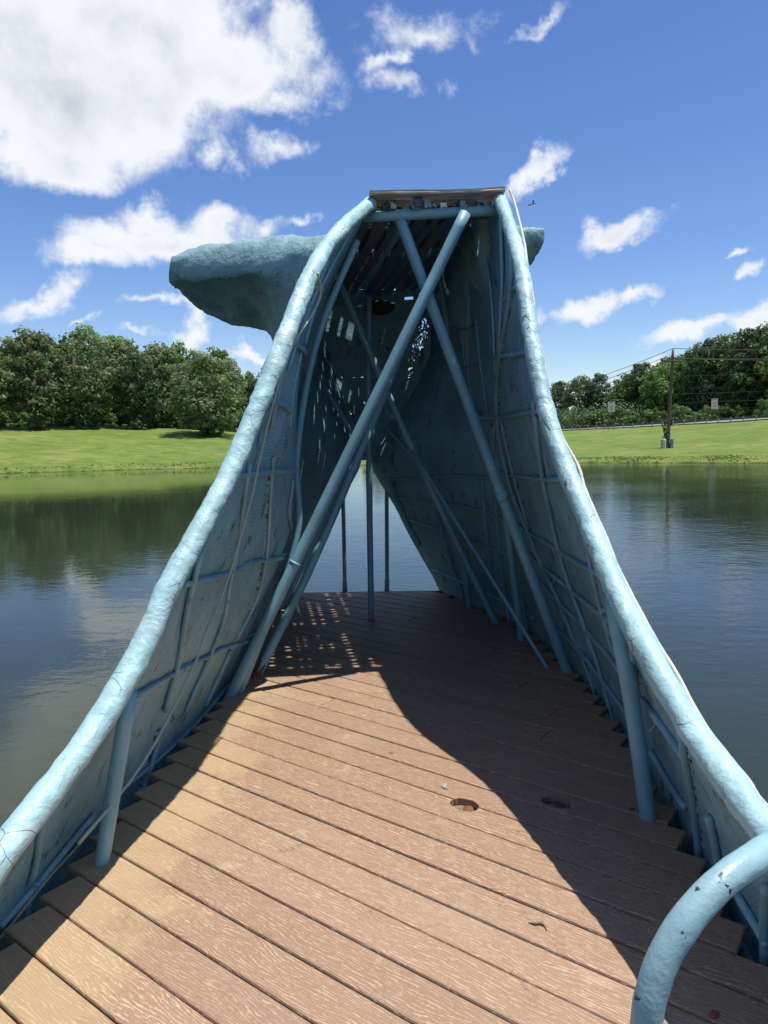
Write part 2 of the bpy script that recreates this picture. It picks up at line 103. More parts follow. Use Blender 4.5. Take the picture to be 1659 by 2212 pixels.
# ---------------------------------------------------------------- node helpers
class Mat:
    def __init__(s, name, rough=0.6, spec=0.5):
        s.m = bpy.data.materials.new(name); s.m.use_nodes = True
        s.nt = s.m.node_tree; s.N = s.nt.nodes; s.L = s.nt.links
        s.b = s.N['Principled BSDF']; s.b.inputs['Roughness'].default_value = rough
        s.b.inputs['Specular IOR Level'].default_value = spec
        s.tc = s.N.new('ShaderNodeTexCoord')
    def co(s, scale=(1, 1, 1), rot=(0, 0, 0), loc=(0, 0, 0), src='Object'):
        mp = s.N.new('ShaderNodeMapping'); s.L.new(s.tc.outputs[src], mp.inputs[0])
        mp.inputs['Location'].default_value = loc; mp.inputs['Rotation'].default_value = rot; mp.inputs['Scale'].default_value = scale
        return mp.outputs[0]
    def noise(s, scale, detail=4, rough=0.55, v=None, dist=0, out='Fac'):
        n = s.N.new('ShaderNodeTexNoise'); n.inputs['Scale'].default_value = scale; n.inputs['Detail'].default_value = detail
        n.inputs['Roughness'].default_value = rough; n.inputs['Distortion'].default_value = dist
        s.L.new(v if v is not None else s.co(), n.inputs['Vector']); return n.outputs[out]
    def voro(s, scale, v=None, feature='F1'):
        n = s.N.new('ShaderNodeTexVoronoi'); n.feature = feature; n.inputs['Scale'].default_value = scale
        s.L.new(v if v is not None else s.co(), n.inputs['Vector']); return n.outputs['Distance']
    def ma(s, op, a, b=None, c=None, clamp=False):
        n = s.N.new('ShaderNodeMath'); n.operation = op; n.use_clamp = clamp
        for i, x in enumerate((a, b, c)):
            if x is None: continue
            if isinstance(x, (int, float)): n.inputs[i].default_value = x
            else: s.L.new(x, n.inputs[i])
        return n.outputs[0]
    def rng(s, x, a, b, c=0.0, d=1.0):
        n = s.N.new('ShaderNodeMapRange'); n.interpolation_type = 'SMOOTHSTEP'
        for i, v in zip((1, 2, 3, 4), (a, b, c, d)): n.inputs[i].default_value = v
        s.L.new(x, n.inputs[0]); return n.outputs[0]
    def mix(s, f, a, b):
        n = s.N.new('ShaderNodeMix'); n.data_type = 'RGBA'
        if isinstance(f, (int, float)): n.inputs[0].default_value = f
        else: s.L.new(f, n.inputs[0])
        for i, x in ((6, a), (7, b)):
            if isinstance(x, tuple): n.inputs[i].default_value = (*x, 1)
            else: s.L.new(x, n.inputs[i])
        return n.outputs[2]
    def attr(s, name):
        n = s.N.new('ShaderNodeAttribute'); n.attribute_name = name; return n
    def color(s, c):
        if isinstance(c, tuple): s.b.inputs['Base Color'].default_value = (*c, 1)
        else: s.L.new(c, s.b.inputs['Base Color'])
    def bump(s, h, strength, dist, prev=None):
        n = s.N.new('ShaderNodeBump'); n.inputs['Strength'].default_value = strength; n.inputs['Distance'].default_value = dist
        s.L.new(h, n.inputs['Height'])
        if prev is not None: s.L.new(prev, n.inputs['Normal'])
        s.L.new(n.outputs[0], s.b.inputs['Normal']); return n.outputs[0]

BLUE = (0.215, 0.42, 0.50)
def mat_paint(name, base=BLUE, rough=0.42, lumps=True, chips=0.0, fine=1.0, spots=False):
    m = Mat(name, rough)
    big = m.noise(3.0, 4); c = m.mix(m.rng(big, .35, .7), tuple(x * 0.86 for x in base), tuple(min(1, x * 1.12) for x in base))
    dirt = m.noise(16, 6, .65)
    c = m.mix(m.rng(dirt, .62, .78, 0, .35), c, (0.13, 0.17, 0.15))
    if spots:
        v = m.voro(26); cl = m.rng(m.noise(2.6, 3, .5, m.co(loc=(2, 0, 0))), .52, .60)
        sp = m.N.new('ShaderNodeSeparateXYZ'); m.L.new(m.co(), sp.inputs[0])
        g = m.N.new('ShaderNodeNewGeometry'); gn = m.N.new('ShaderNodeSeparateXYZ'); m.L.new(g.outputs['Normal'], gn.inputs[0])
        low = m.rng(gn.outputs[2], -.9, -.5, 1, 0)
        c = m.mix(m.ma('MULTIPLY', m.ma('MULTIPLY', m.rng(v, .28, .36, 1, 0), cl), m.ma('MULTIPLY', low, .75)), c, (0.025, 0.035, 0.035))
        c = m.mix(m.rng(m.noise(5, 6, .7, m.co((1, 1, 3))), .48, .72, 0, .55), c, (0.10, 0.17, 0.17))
    if chips:
        ch = m.noise(38, 5, .6)
        c = m.mix(m.rng(ch, .70 - chips, .72 - chips), c, (0.03, 0.035, 0.035))
    m.color(c)
    m.L.new(m.rng(dirt, .3, .8, rough - .08, rough + .25), m.b.inputs['Roughness'])
    p = m.bump(m.noise(11, 5, .6), 0.5 * fine, 0.02) if lumps else None
    m.bump(m.noise(120, 4, .6), 0.35 * fine, 0.0025, p)
    return m.m
def mat_rim():
    m = Mat('lumpy_pale_blue_paint', 0.48)
    base = (0.33, 0.53, 0.57)
    c = m.mix(m.rng(m.noise(5, 5), .35, .7), tuple(x * .84 for x in base), tuple(x * 1.08 for x in base))
    # whitish highlight streaks painted into the colour and small cracks
    cr = m.voro(7, m.co((1, 1, 1)), 'DISTANCE_TO_EDGE')
    gate = m.rng(m.noise(4.2, 3), .50, .56)
    crack = m.ma('MULTIPLY', m.rng(cr, 0.0, 0.012, 1, 0), gate)
    hole = m.rng(m.noise(24, 4, .6), .70, .715)
    c = m.mix(m.rng(m.noise(20, 6, .65), .54, .72, 0, .5), c, (0.19, 0.24, 0.20))
    c = m.mix(m.rng(m.noise(3.5, 6, .7, m.co(loc=(4, 4, 4))), .56, .66, 0, .45), c, (0.58, 0.66, 0.64))
    c = m.mix(m.ma('MAXIMUM', crack, hole), c, (0.05, 0.06, 0.055))
    m.color(c)
    p = m.bump(m.noise(9, 5, .6, dist=.5), 0.65, 0.022)
    p = m.bump(m.noise(45, 5, .6), 0.35, 0.006, p)
    m.bump(m.ma('MAXIMUM', crack, hole), -0.8, 0.006, p)
    return m.m
def mat_wall(name='painted_metal_lath', base=(0.21, 0.41, 0.50)):
    m = Mat(name, 0.5)
    # expanded metal lath: rows of short dashes pressed through the plaster
    v = m.co((1, 1, 1)); sep = m.N.new('ShaderNodeSeparateXYZ'); m.L.new(v, sep.inputs[0])
    wob = m.noise(6, 3)
    yy = m.ma('MULTIPLY_ADD', wob, .05, sep.outputs[1]); zz = m.ma('MULTIPLY_ADD', wob, .06, sep.outputs[2])
    row = m.ma('MULTIPLY', zz, 350)          # rows about 2 cm apart
    rs = m.ma('SINE', row)
    cell = m.ma('SINE', m.ma('ADD', m.ma('MULTIPLY', yy, 290), m.ma('MULTIPLY', rs, 1.2)))
    dash = m.ma('MULTIPLY', m.rng(rs, .1, .8), m.rng(cell, -.2, .6))
    patch = m.rng(m.noise(3.6, 4, .6), .48, .62)
    patch2 = m.rng(m.noise(9, 5, .7, m.co((1, 1, .6), loc=(5, 2, 1))), .57, .66)
    dm = m.ma('MULTIPLY', dash, patch)
    c = m.mix(m.rng(m.noise(2.2, 4), .35, .7), tuple(x * .85 for x in base), tuple(x * 1.15 for x in base))
    c = m.mix(m.rng(m.noise(7, 6, .7), .58, .8, 0, .55), c, (0.17, 0.2, 0.17))
    c = m.mix(m.ma('MULTIPLY', dm, .78), c, (0.03, 0.05, 0.06))
    c = m.mix(m.ma('MULTIPLY', m.ma('MULTIPLY', m.rng(m.noise(70, 3, .6), .42, .5), patch2), .85), c, (0.012, 0.016, 0.02))
    rust = m.rng(m.noise(14, 5, .7, m.co(loc=(9, 9, 9))), .72, .78)
    c = m.mix(m.ma('MULTIPLY', rust, .8), c, (0.16, 0.07, 0.03))
    m.color(c)
    p = m.bump(m.noise(8, 6, .65), .8, .03)
    p = m.bump(m.ma('MULTIPLY', dash, m.rng(m.noise(3.6, 4, .6), .42, .6, .12, 1)), -1.0, .010, p)
    m.bump(m.noise(60, 5, .7), .7, .006, p)
    return m.m
def mat_decking():
    m = Mat('composite_decking', 0.62, .35)
    a = m.attr('plank'); uv = m.attr('grain')     # grain: (along, across, random)
    sep = m.N.new('ShaderNodeSeparateXYZ'); m.L.new(uv.outputs['Vector'], sep.inputs[0])
    rnd = sep.outputs[2]; along = sep.outputs[0]; across = sep.outputs[1]
    def vec(sx, sy, off):
        n = m.N.new('ShaderNodeCombineXYZ')
        m.L.new(m.ma('MULTIPLY', along, sx), n.inputs[0]); m.L.new(m.ma('MULTIPLY', across, sy), n.inputs[1]); m.L.new(m.ma('MULTIPLY', rnd, off), n.inputs[2]); return n.outputs[0]
    lowf = m.noise(1, 3, .5, vec(3.2, 9, 37))
    ph = m.ma('ADD', m.ma('MULTIPLY', across, 660), m.ma('MULTIPLY', lowf, 62))
    fine = m.noise(1, 4, .6, vec(30, 220, 51))
    ph = m.ma('MULTIPLY_ADD', fine, 9.0, ph)
    s = m.ma('SINE', ph)
    streak = m.noise(1, 5, .65, vec(18, 160, 71))
    line = m.rng(m.ma('MULTIPLY_ADD', m.ma('SUBTRACT', streak, .5), 3.2, s), .45, 1.05)
    grainy = m.noise(1, 3, .7, vec(160, 420, 91))
    c0 = m.mix(m.rng(grainy, .3, .7), (0.215, 0.130, 0.084), (0.345, 0.226, 0.152))
    c = m.mix(m.ma('MULTIPLY', line, .62), c0, (0.62, 0.46, 0.33))
    tone = m.ma('FRACT', m.ma('MULTIPLY', rnd, 7.31))
    c = m.mix(m.ma('MULTIPLY', tone, .22), c, (0.36, 0.255, 0.18))
    c = m.mix(m.ma('MULTIPLY', m.ma('FRACT', m.ma('MULTIPLY', rnd, 13.7)), .22), c, (0.13, 0.075, 0.05))
    # pale scuffs
    sc = m.rng(m.noise(2.1, 5, .65), .55, .75, 0, .4); c = m.mix(sc, c, (0.36, 0.265, 0.195))
    c = m.mix(m.rng(m.noise(5.5, 6, .7, m.co(loc=(7, 1, 0))), .60, .68, 0, .35), c, (0.47, 0.38, 0.30))
    c = m.mix(m.rng(m.noise(9, 6, .75, m.co(loc=(1, 9, 0))), .58, .72, 0, .45), c, (0.10, 0.065, 0.045))
    # pollen / lichen bleached plank ends on the left side of the deck
    ob = m.N.new('ShaderNodeSeparateXYZ'); m.L.new(m.co(), ob.inputs[0])
    edge = m.ma('SUBTRACT', m.ma('ADD', m.ma('MULTIPLY', m.noise(4.0, 5, .6), 0.55), -0.92), ob.outputs[0])
    c = m.mix(m.rng(m.ma('MULTIPLY_ADD', m.noise(14, 6, .7), .5, m.ma('ADD', edge, m.ma('MULTIPLY_ADD', rnd, .16, -.30))), -.02, .26, 0, .42), c, (0.47, 0.36, 0.20))
    m.color(c)
    p = m.bump(line, .35, .0016)
    m.bump(grainy, .3, .001, p)
    return m.m
def mat_wood(name, dark, light, scale=60, paint=None, axis='x'):
    m = Mat(name, .8, .2)
    sc = (3, scale, scale) if axis == 'x' else (scale, 3, scale)
    n = m.noise(1, 5, .65, m.co(sc))
    c = m.mix(m.rng(n, .3, .7), dark, light)
    if paint: c = m.mix(m.rng(m.noise(18, 5, .7), .47, .50), c, paint)
    m.color(c); m.bump(n, .6, .006); return m.m
def mat_plain(name, c, rough=.6, metal=0, var=.15, scale=30):
    m = Mat(name, rough); m.b.inputs['Metallic'].default_value = metal
    m.color(m.mix(m.noise(scale, 4), tuple(x * (1 - var) for x in c), tuple(min(1, x * (1 + var)) for x in c)))
    m.bump(m.noise(scale * 3, 3), .2, .003)
    return m.m
def mat_leaf(name, a, b, c):
    m = Mat(name, .55, .25)
    oi = m.N.new('ShaderNodeObjectInfo'); at = m.attr('leaf')
    n = m.noise(.45, 3, .6)
    k = m.mix(m.rng(at.outputs['Fac'], 0, 1), a, b)
    k = m.mix(m.rng(n, .45, .7, 0, .6), k, c)
    hv = m.N.new('ShaderNodeHueSaturation')
    m.L.new(m.ma('MULTIPLY_ADD', oi.outputs['Random'], .03, .485), hv.inputs['Hue']); m.L.new(m.ma('MULTIPLY_ADD', oi.outputs['Random'], .6, 1.05), hv.inputs['Value'])
    m.L.new(k, hv.inputs['Color']); m.color(hv.outputs[0])
    tr = m.N.new('ShaderNodeBsdfTranslucent'); m.L.new(hv.outputs[0], tr.inputs[0])
    mx = m.N.new('ShaderNodeMixShader'); mx.inputs[0].default_value = .38
    m.L.new(m.b.outputs[0], mx.inputs[1]); m.L.new(tr.outputs[0], mx.inputs[2])
    m.L.new(mx.outputs[0], m.N['Material Output'].inputs[0])
    return m.m

M = dict(
    rim=mat_rim(), wall=mat_wall(), pipe=mat_paint('smooth_blue_pipe_paint', (0.175, 0.37, 0.46), .40, False),
    rod=mat_paint('blue_rod_paint', (0.20, 0.385, 0.47), .45, False, chips=0.0),
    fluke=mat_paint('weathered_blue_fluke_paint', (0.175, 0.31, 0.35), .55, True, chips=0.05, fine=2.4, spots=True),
    seam=mat_paint('crumbling_plaster', (0.20, 0.38, 0.46), .7, True, chips=.165, fine=1.5),
    deck=mat_decking(), hoop=mat_paint('glossy_blue_handrail_paint', (0.25, 0.41, 0.46), .38, True, chips=.045, fine=.6),
    oldwood=mat_wood('bare_weathered_wood', (0.22, 0.19, 0.16), (0.60, 0.54, 0.47), 70),
    slat=mat_wood('peeling_blue_wood', (0.03, 0.025, 0.02), (0.12, 0.09, 0.06), 70, (0.34, 0.48, 0.52), 'y'),
    under=mat_wood('blue_roof_board', (0.07, 0.12, 0.15), (0.14, 0.23, 0.28), 40, (0.10, 0.18, 0.22), 'y'),
    lath=mat_wood('bare_roof_lath', (0.12, 0.08, 0.05), (0.26, 0.18, 0.11), 50),
    joist=mat_wood('dark_treated_joist', (0.05, 0.04, 0.03), (0.12, 0.09, 0.06), 40),
    rust=mat_plain('rusty_steel', (0.17, 0.075, 0.035), .85, 0, .5, 60),
    white=mat_plain('dirty_white_plastic', (0.50, 0.48, 0.43), .6, 0, .3, 25),
    rope=mat_plain('faded_green_cord', (0.33, 0.42, 0.34), .8, 0, .25, 200),
    ropedark=mat_plain('dark_cord', (0.08, 0.12, 0.12), .8, 0, .25, 200),
    nest=mat_plain('papery_nest', (0.07, 0.045, 0.028), .95, 0, .3, 80),
    galv=mat_plain('galvanised_steel', (0.22, 0.25, 0.28), .6, .2, .12, 4),
    galvd=mat_plain('shaded_rail_steel', (0.11, 0.13, 0.15), .7, .1, .12, 4),  # darker copy of the steel, shade on the beam's back put into the colour
    pole=mat_wood('creosoted_pole_wood', (0.07, 0.05, 0.035), (0.17, 0.125, 0.09), 12),
    signw=mat_plain('weathered_white_sign', (0.62, 0.58, 0.55), .5, 0, .06, 3),
    signd=mat_plain('dark_sign_lettering', (0.16, 0.13, 0.13), .6, 0, .1, 3),
    black=mat_plain('black_insulator', (0.02, 0.02, 0.022), .4, 0, .1, 10),
    wire=mat_plain('aluminium_wire', (0.06, 0.065, 0.075), .8, 0, .1, 3),
    concrete=mat_plain('pale_concrete', (0.45, 0.46, 0.42), .9, 0, .15, 6),
    bark=mat_wood('grey_brown_bark', (0.05, 0.04, 0.03), (0.15, 0.12, 0.09), 8),
    leafo=mat_leaf('oak_leaves', (0.075, 0.108, 0.042), (0.150, 0.190, 0.085), (0.16, 0.185, 0.10)),
    leafg=mat_leaf('fresh_green_leaves', (0.070, 0.130, 0.034), (0.140, 0.230, 0.060), (0.125, 0.195, 0.065)),
    leafd=mat_leaf('dark_leaves', (0.042, 0.072, 0.030), (0.09, 0.135, 0.055), (0.075, 0.11, 0.05)),
    grass=mat_leaf('grass_blades', (0.10, 0.155, 0.035), (0.19, 0.25, 0.07), (0.21, 0.21, 0.08)),
    leafb=mat_leaf('light_shrub_leaves', (0.055, 0.10, 0.028), (0.115, 0.18, 0.055), (0.085, 0.135, 0.045)),
)

# ---------------------------------------------------------------- object helpers
def W(p): return Vector((p[0], p[1], p[2] + EYE))
def mesh_obj(name, bm, mat, parent=None, smooth=True):
    me = bpy.data.meshes.new(name); bm.normal_update(); bm.to_mesh(me); bm.free()
    for p in me.polygons: p.use_smooth = smooth
    me.materials.append(mat) if mat else None
    o = bpy.data.objects.new(name, me); col.objects.link(o)
    if parent:
        o.parent = parent; o.matrix_parent_inverse = Matrix.Translation(-parent.location) if parent.type == 'EMPTY' else Matrix.Identity(4)
    return o
def tag(o, label, cat, group=None, kind=None):
    if label: o['label'] = label
    if cat: o['category'] = cat
    if group: o['group'] = group
    if kind: o['kind'] = kind
    return o
def thing(name, loc, label, cat, group=None):
    e = bpy.data.objects.new(name, None); e.empty_display_size = .2; e.location = loc; col.objects.link(e)
    return tag(e, label, cat, group)
def catmull(P, step):
    P = [Vector(p) for p in P]
    if len(P) < 3:
        n = max(1, int((P[1] - P[0]).length / step)); return [P[0].lerp(P[1], i / n) for i in range(n + 1)]
    Q = [P[0] * 2 - P[1]] + P + [P[-1] * 2 - P[-2]]; out = []
    for i in range(1, len(Q) - 2):
        a, b, c, d = Q[i - 1:i + 3]; n = max(1, int((c - b).length / step))
        for k in range(n):
            t = k / n
            out.append(0.5 * ((2 * b) + (c - a) * t + (2 * a - 5 * b + 4 * c - d) * t * t + (3 * b - a - 3 * c + d) * t ** 3))
    out.append(P[-1]); return out
def add_tube(bm, P, r, segs=10, step=.05, lump=0.0, lfreq=9.0, cap=True, raw=False):
    pts = [Vector(p) for p in P] if raw else catmull(P, step)
    rf = r if callable(r) else (lambda t, p: r)
    ref = Vector((0, 0, 1)); rings = []; up = None
    n = len(pts)
    for i, p in enumerate(pts):
        d = (pts[min(i + 1, n - 1)] - pts[max(i - 1, 0)]).normalized()
        if up is None:
            up = d.orthogonal().normalized()
        up = (up - d * up.dot(d)).normalized(); sd_ = d.cross(up)
        ring = []; rr = rf(i / max(1, n - 1), p)
        for k in range(segs):
            a = 2 * math.pi * k / segs; v = up * math.cos(a) + sd_ * math.sin(a)
            q = p + v * rr
            if lump: q = p + v * (rr + lump * (noise.noise(q * lfreq) + .6 * noise.noise(q * lfreq * 2.6) + .3 * noise.noise(q * lfreq * 6)))
            ring.append(bm.verts.new(q))
        rings.append(ring)
    for a, b in zip(rings, rings[1:]):
        for k in range(segs): bm.faces.new((a[k], a[(k + 1) % segs], b[(k + 1) % segs], b[k]))
    if cap:
        bm.faces.new(rings[0][::-1]); bm.faces.new(rings[-1])
def tube(name, P, r, mat, parent=None, **k):
    bm = bmesh.new(); add_tube(bm, P, r, **k); return mesh_obj(name, bm, mat, parent)
def add_box(bm, c, size, rot=None, bevel=0.0):
    r = bmesh.ops.create_cube(bm, size=1.0); vs = r['verts']
    Mx = Matrix.Translation(c) @ (rot.to_4x4() if rot else Matrix.Identity(4)) @ Matrix.Diagonal((*size, 1))
    bmesh.ops.transform(bm, matrix=Mx, verts=vs)
    if bevel:
        es = list({e for v in vs for e in v.link_edges})
        bmesh.ops.bevel(bm, geom=es, offset=bevel, segments=2, affect='EDGES', profile=.5)
def box(name, c, size, mat, parent=None, rot=None, bevel=0.0):
    bm = bmesh.new(); add_box(bm, c, size, rot, bevel); return mesh_obj(name, bm, mat, parent, False)

# ---------------------------------------------------------------- ground, water
rnd = random.Random(7)
_az = np.array([-180, -70, -28, -20, -13, 0, 14, 28, 60, 180]); _zc = np.array([3, 4.2, 3.9, 3.85, 3.1, 2.2, 2.62, 3.75, 4.2, 3]); _rc = np.array([100, 92, 88, 88, 82, 110, 140, 119, 110, 100.])
def ground_z(x, y):
    r = math.hypot(x, y); az = math.degrees(math.atan2(x, y))
    r0 = float(np.interp(az, [-180, -28, -12, 0, 15, 28, 180], [60, 60.2, 59, 58, 58.0, 57, 60])) + .5 * math.sin(az * .9) * .5 + .25 * noise.noise(Vector((x * .4, y * .4, 0)))
    zc = float(np.interp(az, _az, _zc)); rc = float(np.interp(az, _az, _rc))
    if r < r0: return max(-2.0, (r - r0) * .6)
    t = (r - r0) / (rc - r0)
    s = r - r0
    bank = .22 * min(1, s / .35)
    if t < 1: z = bank + (zc - .22) * (t * 1.12 - .12 * t * t)
    else: z = zc + .25 * math.tanh((r - rc) / 30)
    z += .10 * noise.noise(Vector((x * .09, y * .09, 3))) * min(1, s / 8) * (1 if t < 1 else .6)
    return z
def build_ground():
    bm = bmesh.new()
    radii = [0, 20, 40, 50, 54] + [55.5 + .5 * i for i in range(16)] + [64 + 1.6 * i for i in range(60)] + [165, 180, 210, 260, 350, 600, 1200, 2500, 5000]
    n = 480; prev = None
    c = bm.verts.new((0, 0, -2))
    for r in radii[1:]:
        ring = []
        for k in range(n):
            a = 2 * math.pi * k / n; x, y = r * math.sin(a), r * math.cos(a)
            ring.append(bm.verts.new((x, y, ground_z(x, y))))
        if prev is None:
            for k in range(n): bm.faces.new((c, ring[(k + 1) % n], ring[k]))
        else:
            for k in range(n): bm.faces.new((prev[k], prev[(k + 1) % n], ring[(k + 1) % n], ring[k]))
        prev = ring
    m = Mat('mown_grass', .85, .15)
    a = m.noise(.12, 5, .6); b = m.noise(1.3, 6, .72, m.co((.5, 1.3, 1)))
    c = m.mix(m.rng(a, .35, .7), (0.125, 0.185, 0.036), (0.185, 0.232, 0.058))
    c = m.mix(m.rng(b, .40, .62, 0, .75), c, (0.075, 0.125, 0.022))
    c = m.mix(m.rng(m.noise(.35, 5, .65, m.co(loc=(3, 8, 0))), .52, .68, 0, .55), c, (0.25, 0.23, 0.09))
    sp = m.N.new('ShaderNodeSeparateXYZ'); m.L.new(m.co(), sp.inputs[0])
    c = m.mix(m.rng(m.ma('MULTIPLY_ADD', m.noise(1.5, 4), .3, sp.outputs[2]), .14, .24, 1, 0), c, (0.06, 0.052, 0.025))
    m.color(c); m.bump(m.noise(4, 6, .75), .9, .12)
    o = mesh_obj('ground', bm, m.m); o['kind'] = 'structure'
build_ground()
def build_water():
    bm = bmesh.new(); n = 96
    vs = [bm.verts.new((66 * math.sin(2 * math.pi * k / n), 66 * math.cos(2 * math.pi * k / n), 0)) for k in range(n)]
    bm.faces.new(vs[::-1])
    m = Mat('pond_water', .02, .5); m.b.inputs['IOR'].default_value = 1.333
    m.color(m.mix(m.noise(.25, 4), (0.016, 0.027, 0.017), (0.028, 0.036, 0.022)))
    w1 = m.noise(1, 3, .5, m.co((3.2, 5.0, 1)), .4); w2 = m.noise(1, 3, .55, m.co((11, 17, 1), rot=(0, 0, .3)), .3); w3 = m.noise(1, 2, .5, m.co((.5, .9, 1)))
    calm = m.rng(m.noise(1, 3, .5, m.co((.05, .09, 1))), .35, .65, .55, 1.2)
    h = m.ma('ADD', m.ma('MULTIPLY', w1, .022), m.ma('ADD', m.ma('MULTIPLY', w2, .006), m.ma('MULTIPLY', w3, .03)))
    sp = m.N.new('ShaderNodeSeparateXYZ'); m.L.new(m.co(), sp.inputs[0])
    side = m.rng(sp.outputs[0], -14, 12, .09, .34)      # the breeze ruffles the right half more
    m.bump(m.ma('MULTIPLY', m.ma('MULTIPLY', h, calm), side), 1.0, 1.0)
    o = mesh_obj('pond_water', bm, m.m, None, False); o['kind'] = 'structure'
build_water()

# shape field of the two side walls: x as a smooth function of (y, z)
def tps(pts):
    P = np.array([[p[0], p[1]] for p in pts]); V = np.array([p[2] for p in pts]); n = len(P)
    D = np.linalg.norm(P[:, None] - P[None], axis=2)
    K = np.where(D > 0, D ** 2 * np.log(D + 1e-12), 0) + 1e-4 * np.eye(n)
    A = np.zeros((n + 3, n + 3)); A[:n, :n] = K; A[:n, n] = 1; A[:n, n + 1:] = P; A[n, :n] = 1; A[n + 1:, :n] = P.T
    w = np.linalg.solve(A, np.r_[V, 0, 0, 0])
    def f(y, z):
        d = np.hypot(y - P[:, 0], z - P[:, 1]); k = np.where(d > 0, d * d * np.log(d + 1e-12), 0)
        return float(k @ w[:n] + w[n] + w[n + 1] * y + w[n + 2] * z)
    return f
XL, XR = tps(CTRL_L), tps(CTRL_R)

# ---------------------------------------------------------------- deck of diagonal composite boards
ANG = R(-36.8); DX = Vector((math.cos(ANG), math.sin(ANG))); DN = Vector((-math.sin(ANG), math.cos(ANG)))
DECK = -1.5
def clip(poly, f):
    out = []
    for i in range(len(poly)):
        a, b = poly[i], poly[(i + 1) % len(poly)]; fa, fb = f(a), f(b)
        if fa >= 0: out.append(a)
        if (fa >= 0) != (fb >= 0): out.append(a.lerp(b, fa / (fa - fb)))
    return out
def offset_poly(poly, d):
    n = len(poly); out = []
    c = sum(poly, Vector((0, 0))) / n
    for i in range(n):
        p, q, r_ = poly[i - 1], poly[i], poly[(i + 1) % n]
        e1 = (q - p).normalized(); e2 = (r_ - q).normalized()
        n1 = Vector((-e1.y, e1.x)); n2 = Vector((-e2.y, e2.x))
        b = n1 + n2
        if b.length < 1e-4: out.append(q + n1 * d); continue
        b.normalize(); out.append(q + b * d / max(.4, b.dot(n1)))
    return out
_ys = np.arange(.15, 7, .1)
WL = [XL(float(min(max(y, .6), 6.9)), -1.5) + .075 for y in _ys]; WR = [XR(float(min(max(y, .6), 6.9)), -1.5) - .05 for y in _ys]
def el(y): return float(np.interp(y, _ys, WL))
def er(y): return float(np.interp(y, _ys, WR))
def build_deck():
    deck = thing('timber_deck', W((0, 3.5, DECK - .2)), 'brown grooved composite deck of diagonal boards running through the blue tunnel', 'deck')
    rn = random.Random(3)
    bm = bmesh.new(); ga = bm.loops.layers.float_vector.new('grain')
    joints = {}
    for (x, y) in [(.911, 3.769), (.791, 3.467), (.823, 4.197), (.767, 4.964), (-.35, 3.95), (.2, 5.75), (-.45, 4.75)]:
        k = math.floor((Vector((x, y)).dot(DN) - 2.142) / .149); joints.setdefault(k, []).append(Vector((x, y)).dot(DX))
    for k in range(-16, 30):
        t0 = 2.142 + k * .149 + .0032; t1 = t0 + .149 - .0064
        if k == -1: t0 += .004
        tm = (t0 + t1) / 2
        # ends: march along the board until the deck edge is met
        def P(s, t): return DX * s + DN * t
        s0 = s1 = None; s = tm * math.tan(-ANG) if False else 0
        # centre of the board where x is near 0
        sc = -DN.x * tm / DX.x
        s = sc
        while s > sc - 4:
            p = P(s, tm)
            if p.x < el(p.y): break
            s -= .01
        s0 = s + rn.uniform(-.012, .012)
        s = sc
        while s < sc + 4:
            p = P(s, tm)
            if p.x > er(p.y): break
            s += .01
        s1 = s + rn.uniform(-.01, .01)
        cuts = [s0] + sorted(j for j in joints.get(k, []) if s0 + .1 < j < s1 - .1) + [s1]
        for a, b in zip(cuts, cuts[1:]):
            g = .0022
            poly = [P(a + g, t0), P(b - g, t0), P(b - g, t1), P(a + g, t1)]
            poly = clip(poly, lambda q: 6.82 - q.y)
            poly = clip(poly, lambda q: q.y - 0.15)
            if len(poly) < 3: continue
            area = sum(poly[i].x * poly[(i + 1) % len(poly)].y - poly[(i + 1) % len(poly)].x * poly[i].y for i in range(len(poly)))
            if area < 0: poly = poly[::-1]
            rv = rn.random(); dz = rn.uniform(-.0016, .0016)
            prof = [(0.0, -.026), (0.0, -.0075), (0.0022, -.0022), (.0075, 0.0)]
            rings = []
            for off, z in prof:
                pp = offset_poly(poly, off)
                rings.append([bm.verts.new((q.x, q.y, EYE + DECK + z + dz)) for q in pp])
            fs = []
            for r1, r2 in zip(rings, rings[1:]):
                for i in range(len(r1)): fs.append(bm.faces.new((r1[i], r1[(i + 1) % len(r1)], r2[(i + 1) % len(r2)], r2[i])))
            top = bm.faces.new(rings[-1]); fs.append(top); fs.append(bm.faces.new(rings[0][::-1]))
            for f in fs:
                for l in f.loops:
                    q = Vector(l.vert.co.xy); l[ga] = (q.dot(DX), q.dot(DN), rv)
    o = mesh_obj('deck_boards', bm, M['deck'], deck, False)
    # two rough cut-outs in the boards
    cb = bmesh.new()
    for (cx, cy, seed) in [(.306, 2.79, 1), (.683, 2.80, 2)]:
        vs = []
        for i in range(18):
            a = 2 * math.pi * i / 18; rr = .052 + .008 * noise.noise(Vector((math.cos(a) * 2, math.sin(a) * 2, seed * 7)))
            v = DX * math.cos(a) * rr * 1.18 + DN * math.sin(a) * rr * (1.05 if math.sin(a) > 0 else .8)
            vs.append(cb.verts.new((cx + v.x, cy + v.y, EYE + DECK - .06)))
        f = cb.faces.new(vs); r = bmesh.ops.extrude_face_region(cb, geom=[f])
        bmesh.ops.translate(cb, verts=[g for g in r['geom'] if isinstance(g, bmesh.types.BMVert)], vec=(0, 0, .12))
    bmesh.ops.recalc_face_normals(cb, faces=cb.faces)
    cut = mesh_obj('cutter', cb, None, None, False)
    md = o.modifiers.new('b', 'BOOLEAN'); md.operation = 'DIFFERENCE'; md.object = cut; md.solver = 'EXACT'
    dg = bpy.context.evaluated_depsgraph_get(); me = bpy.data.meshes.new_from_object(o.evaluated_get(dg))
    o.modifiers.clear(); o.data = me; bpy.data.objects.remove(cut)
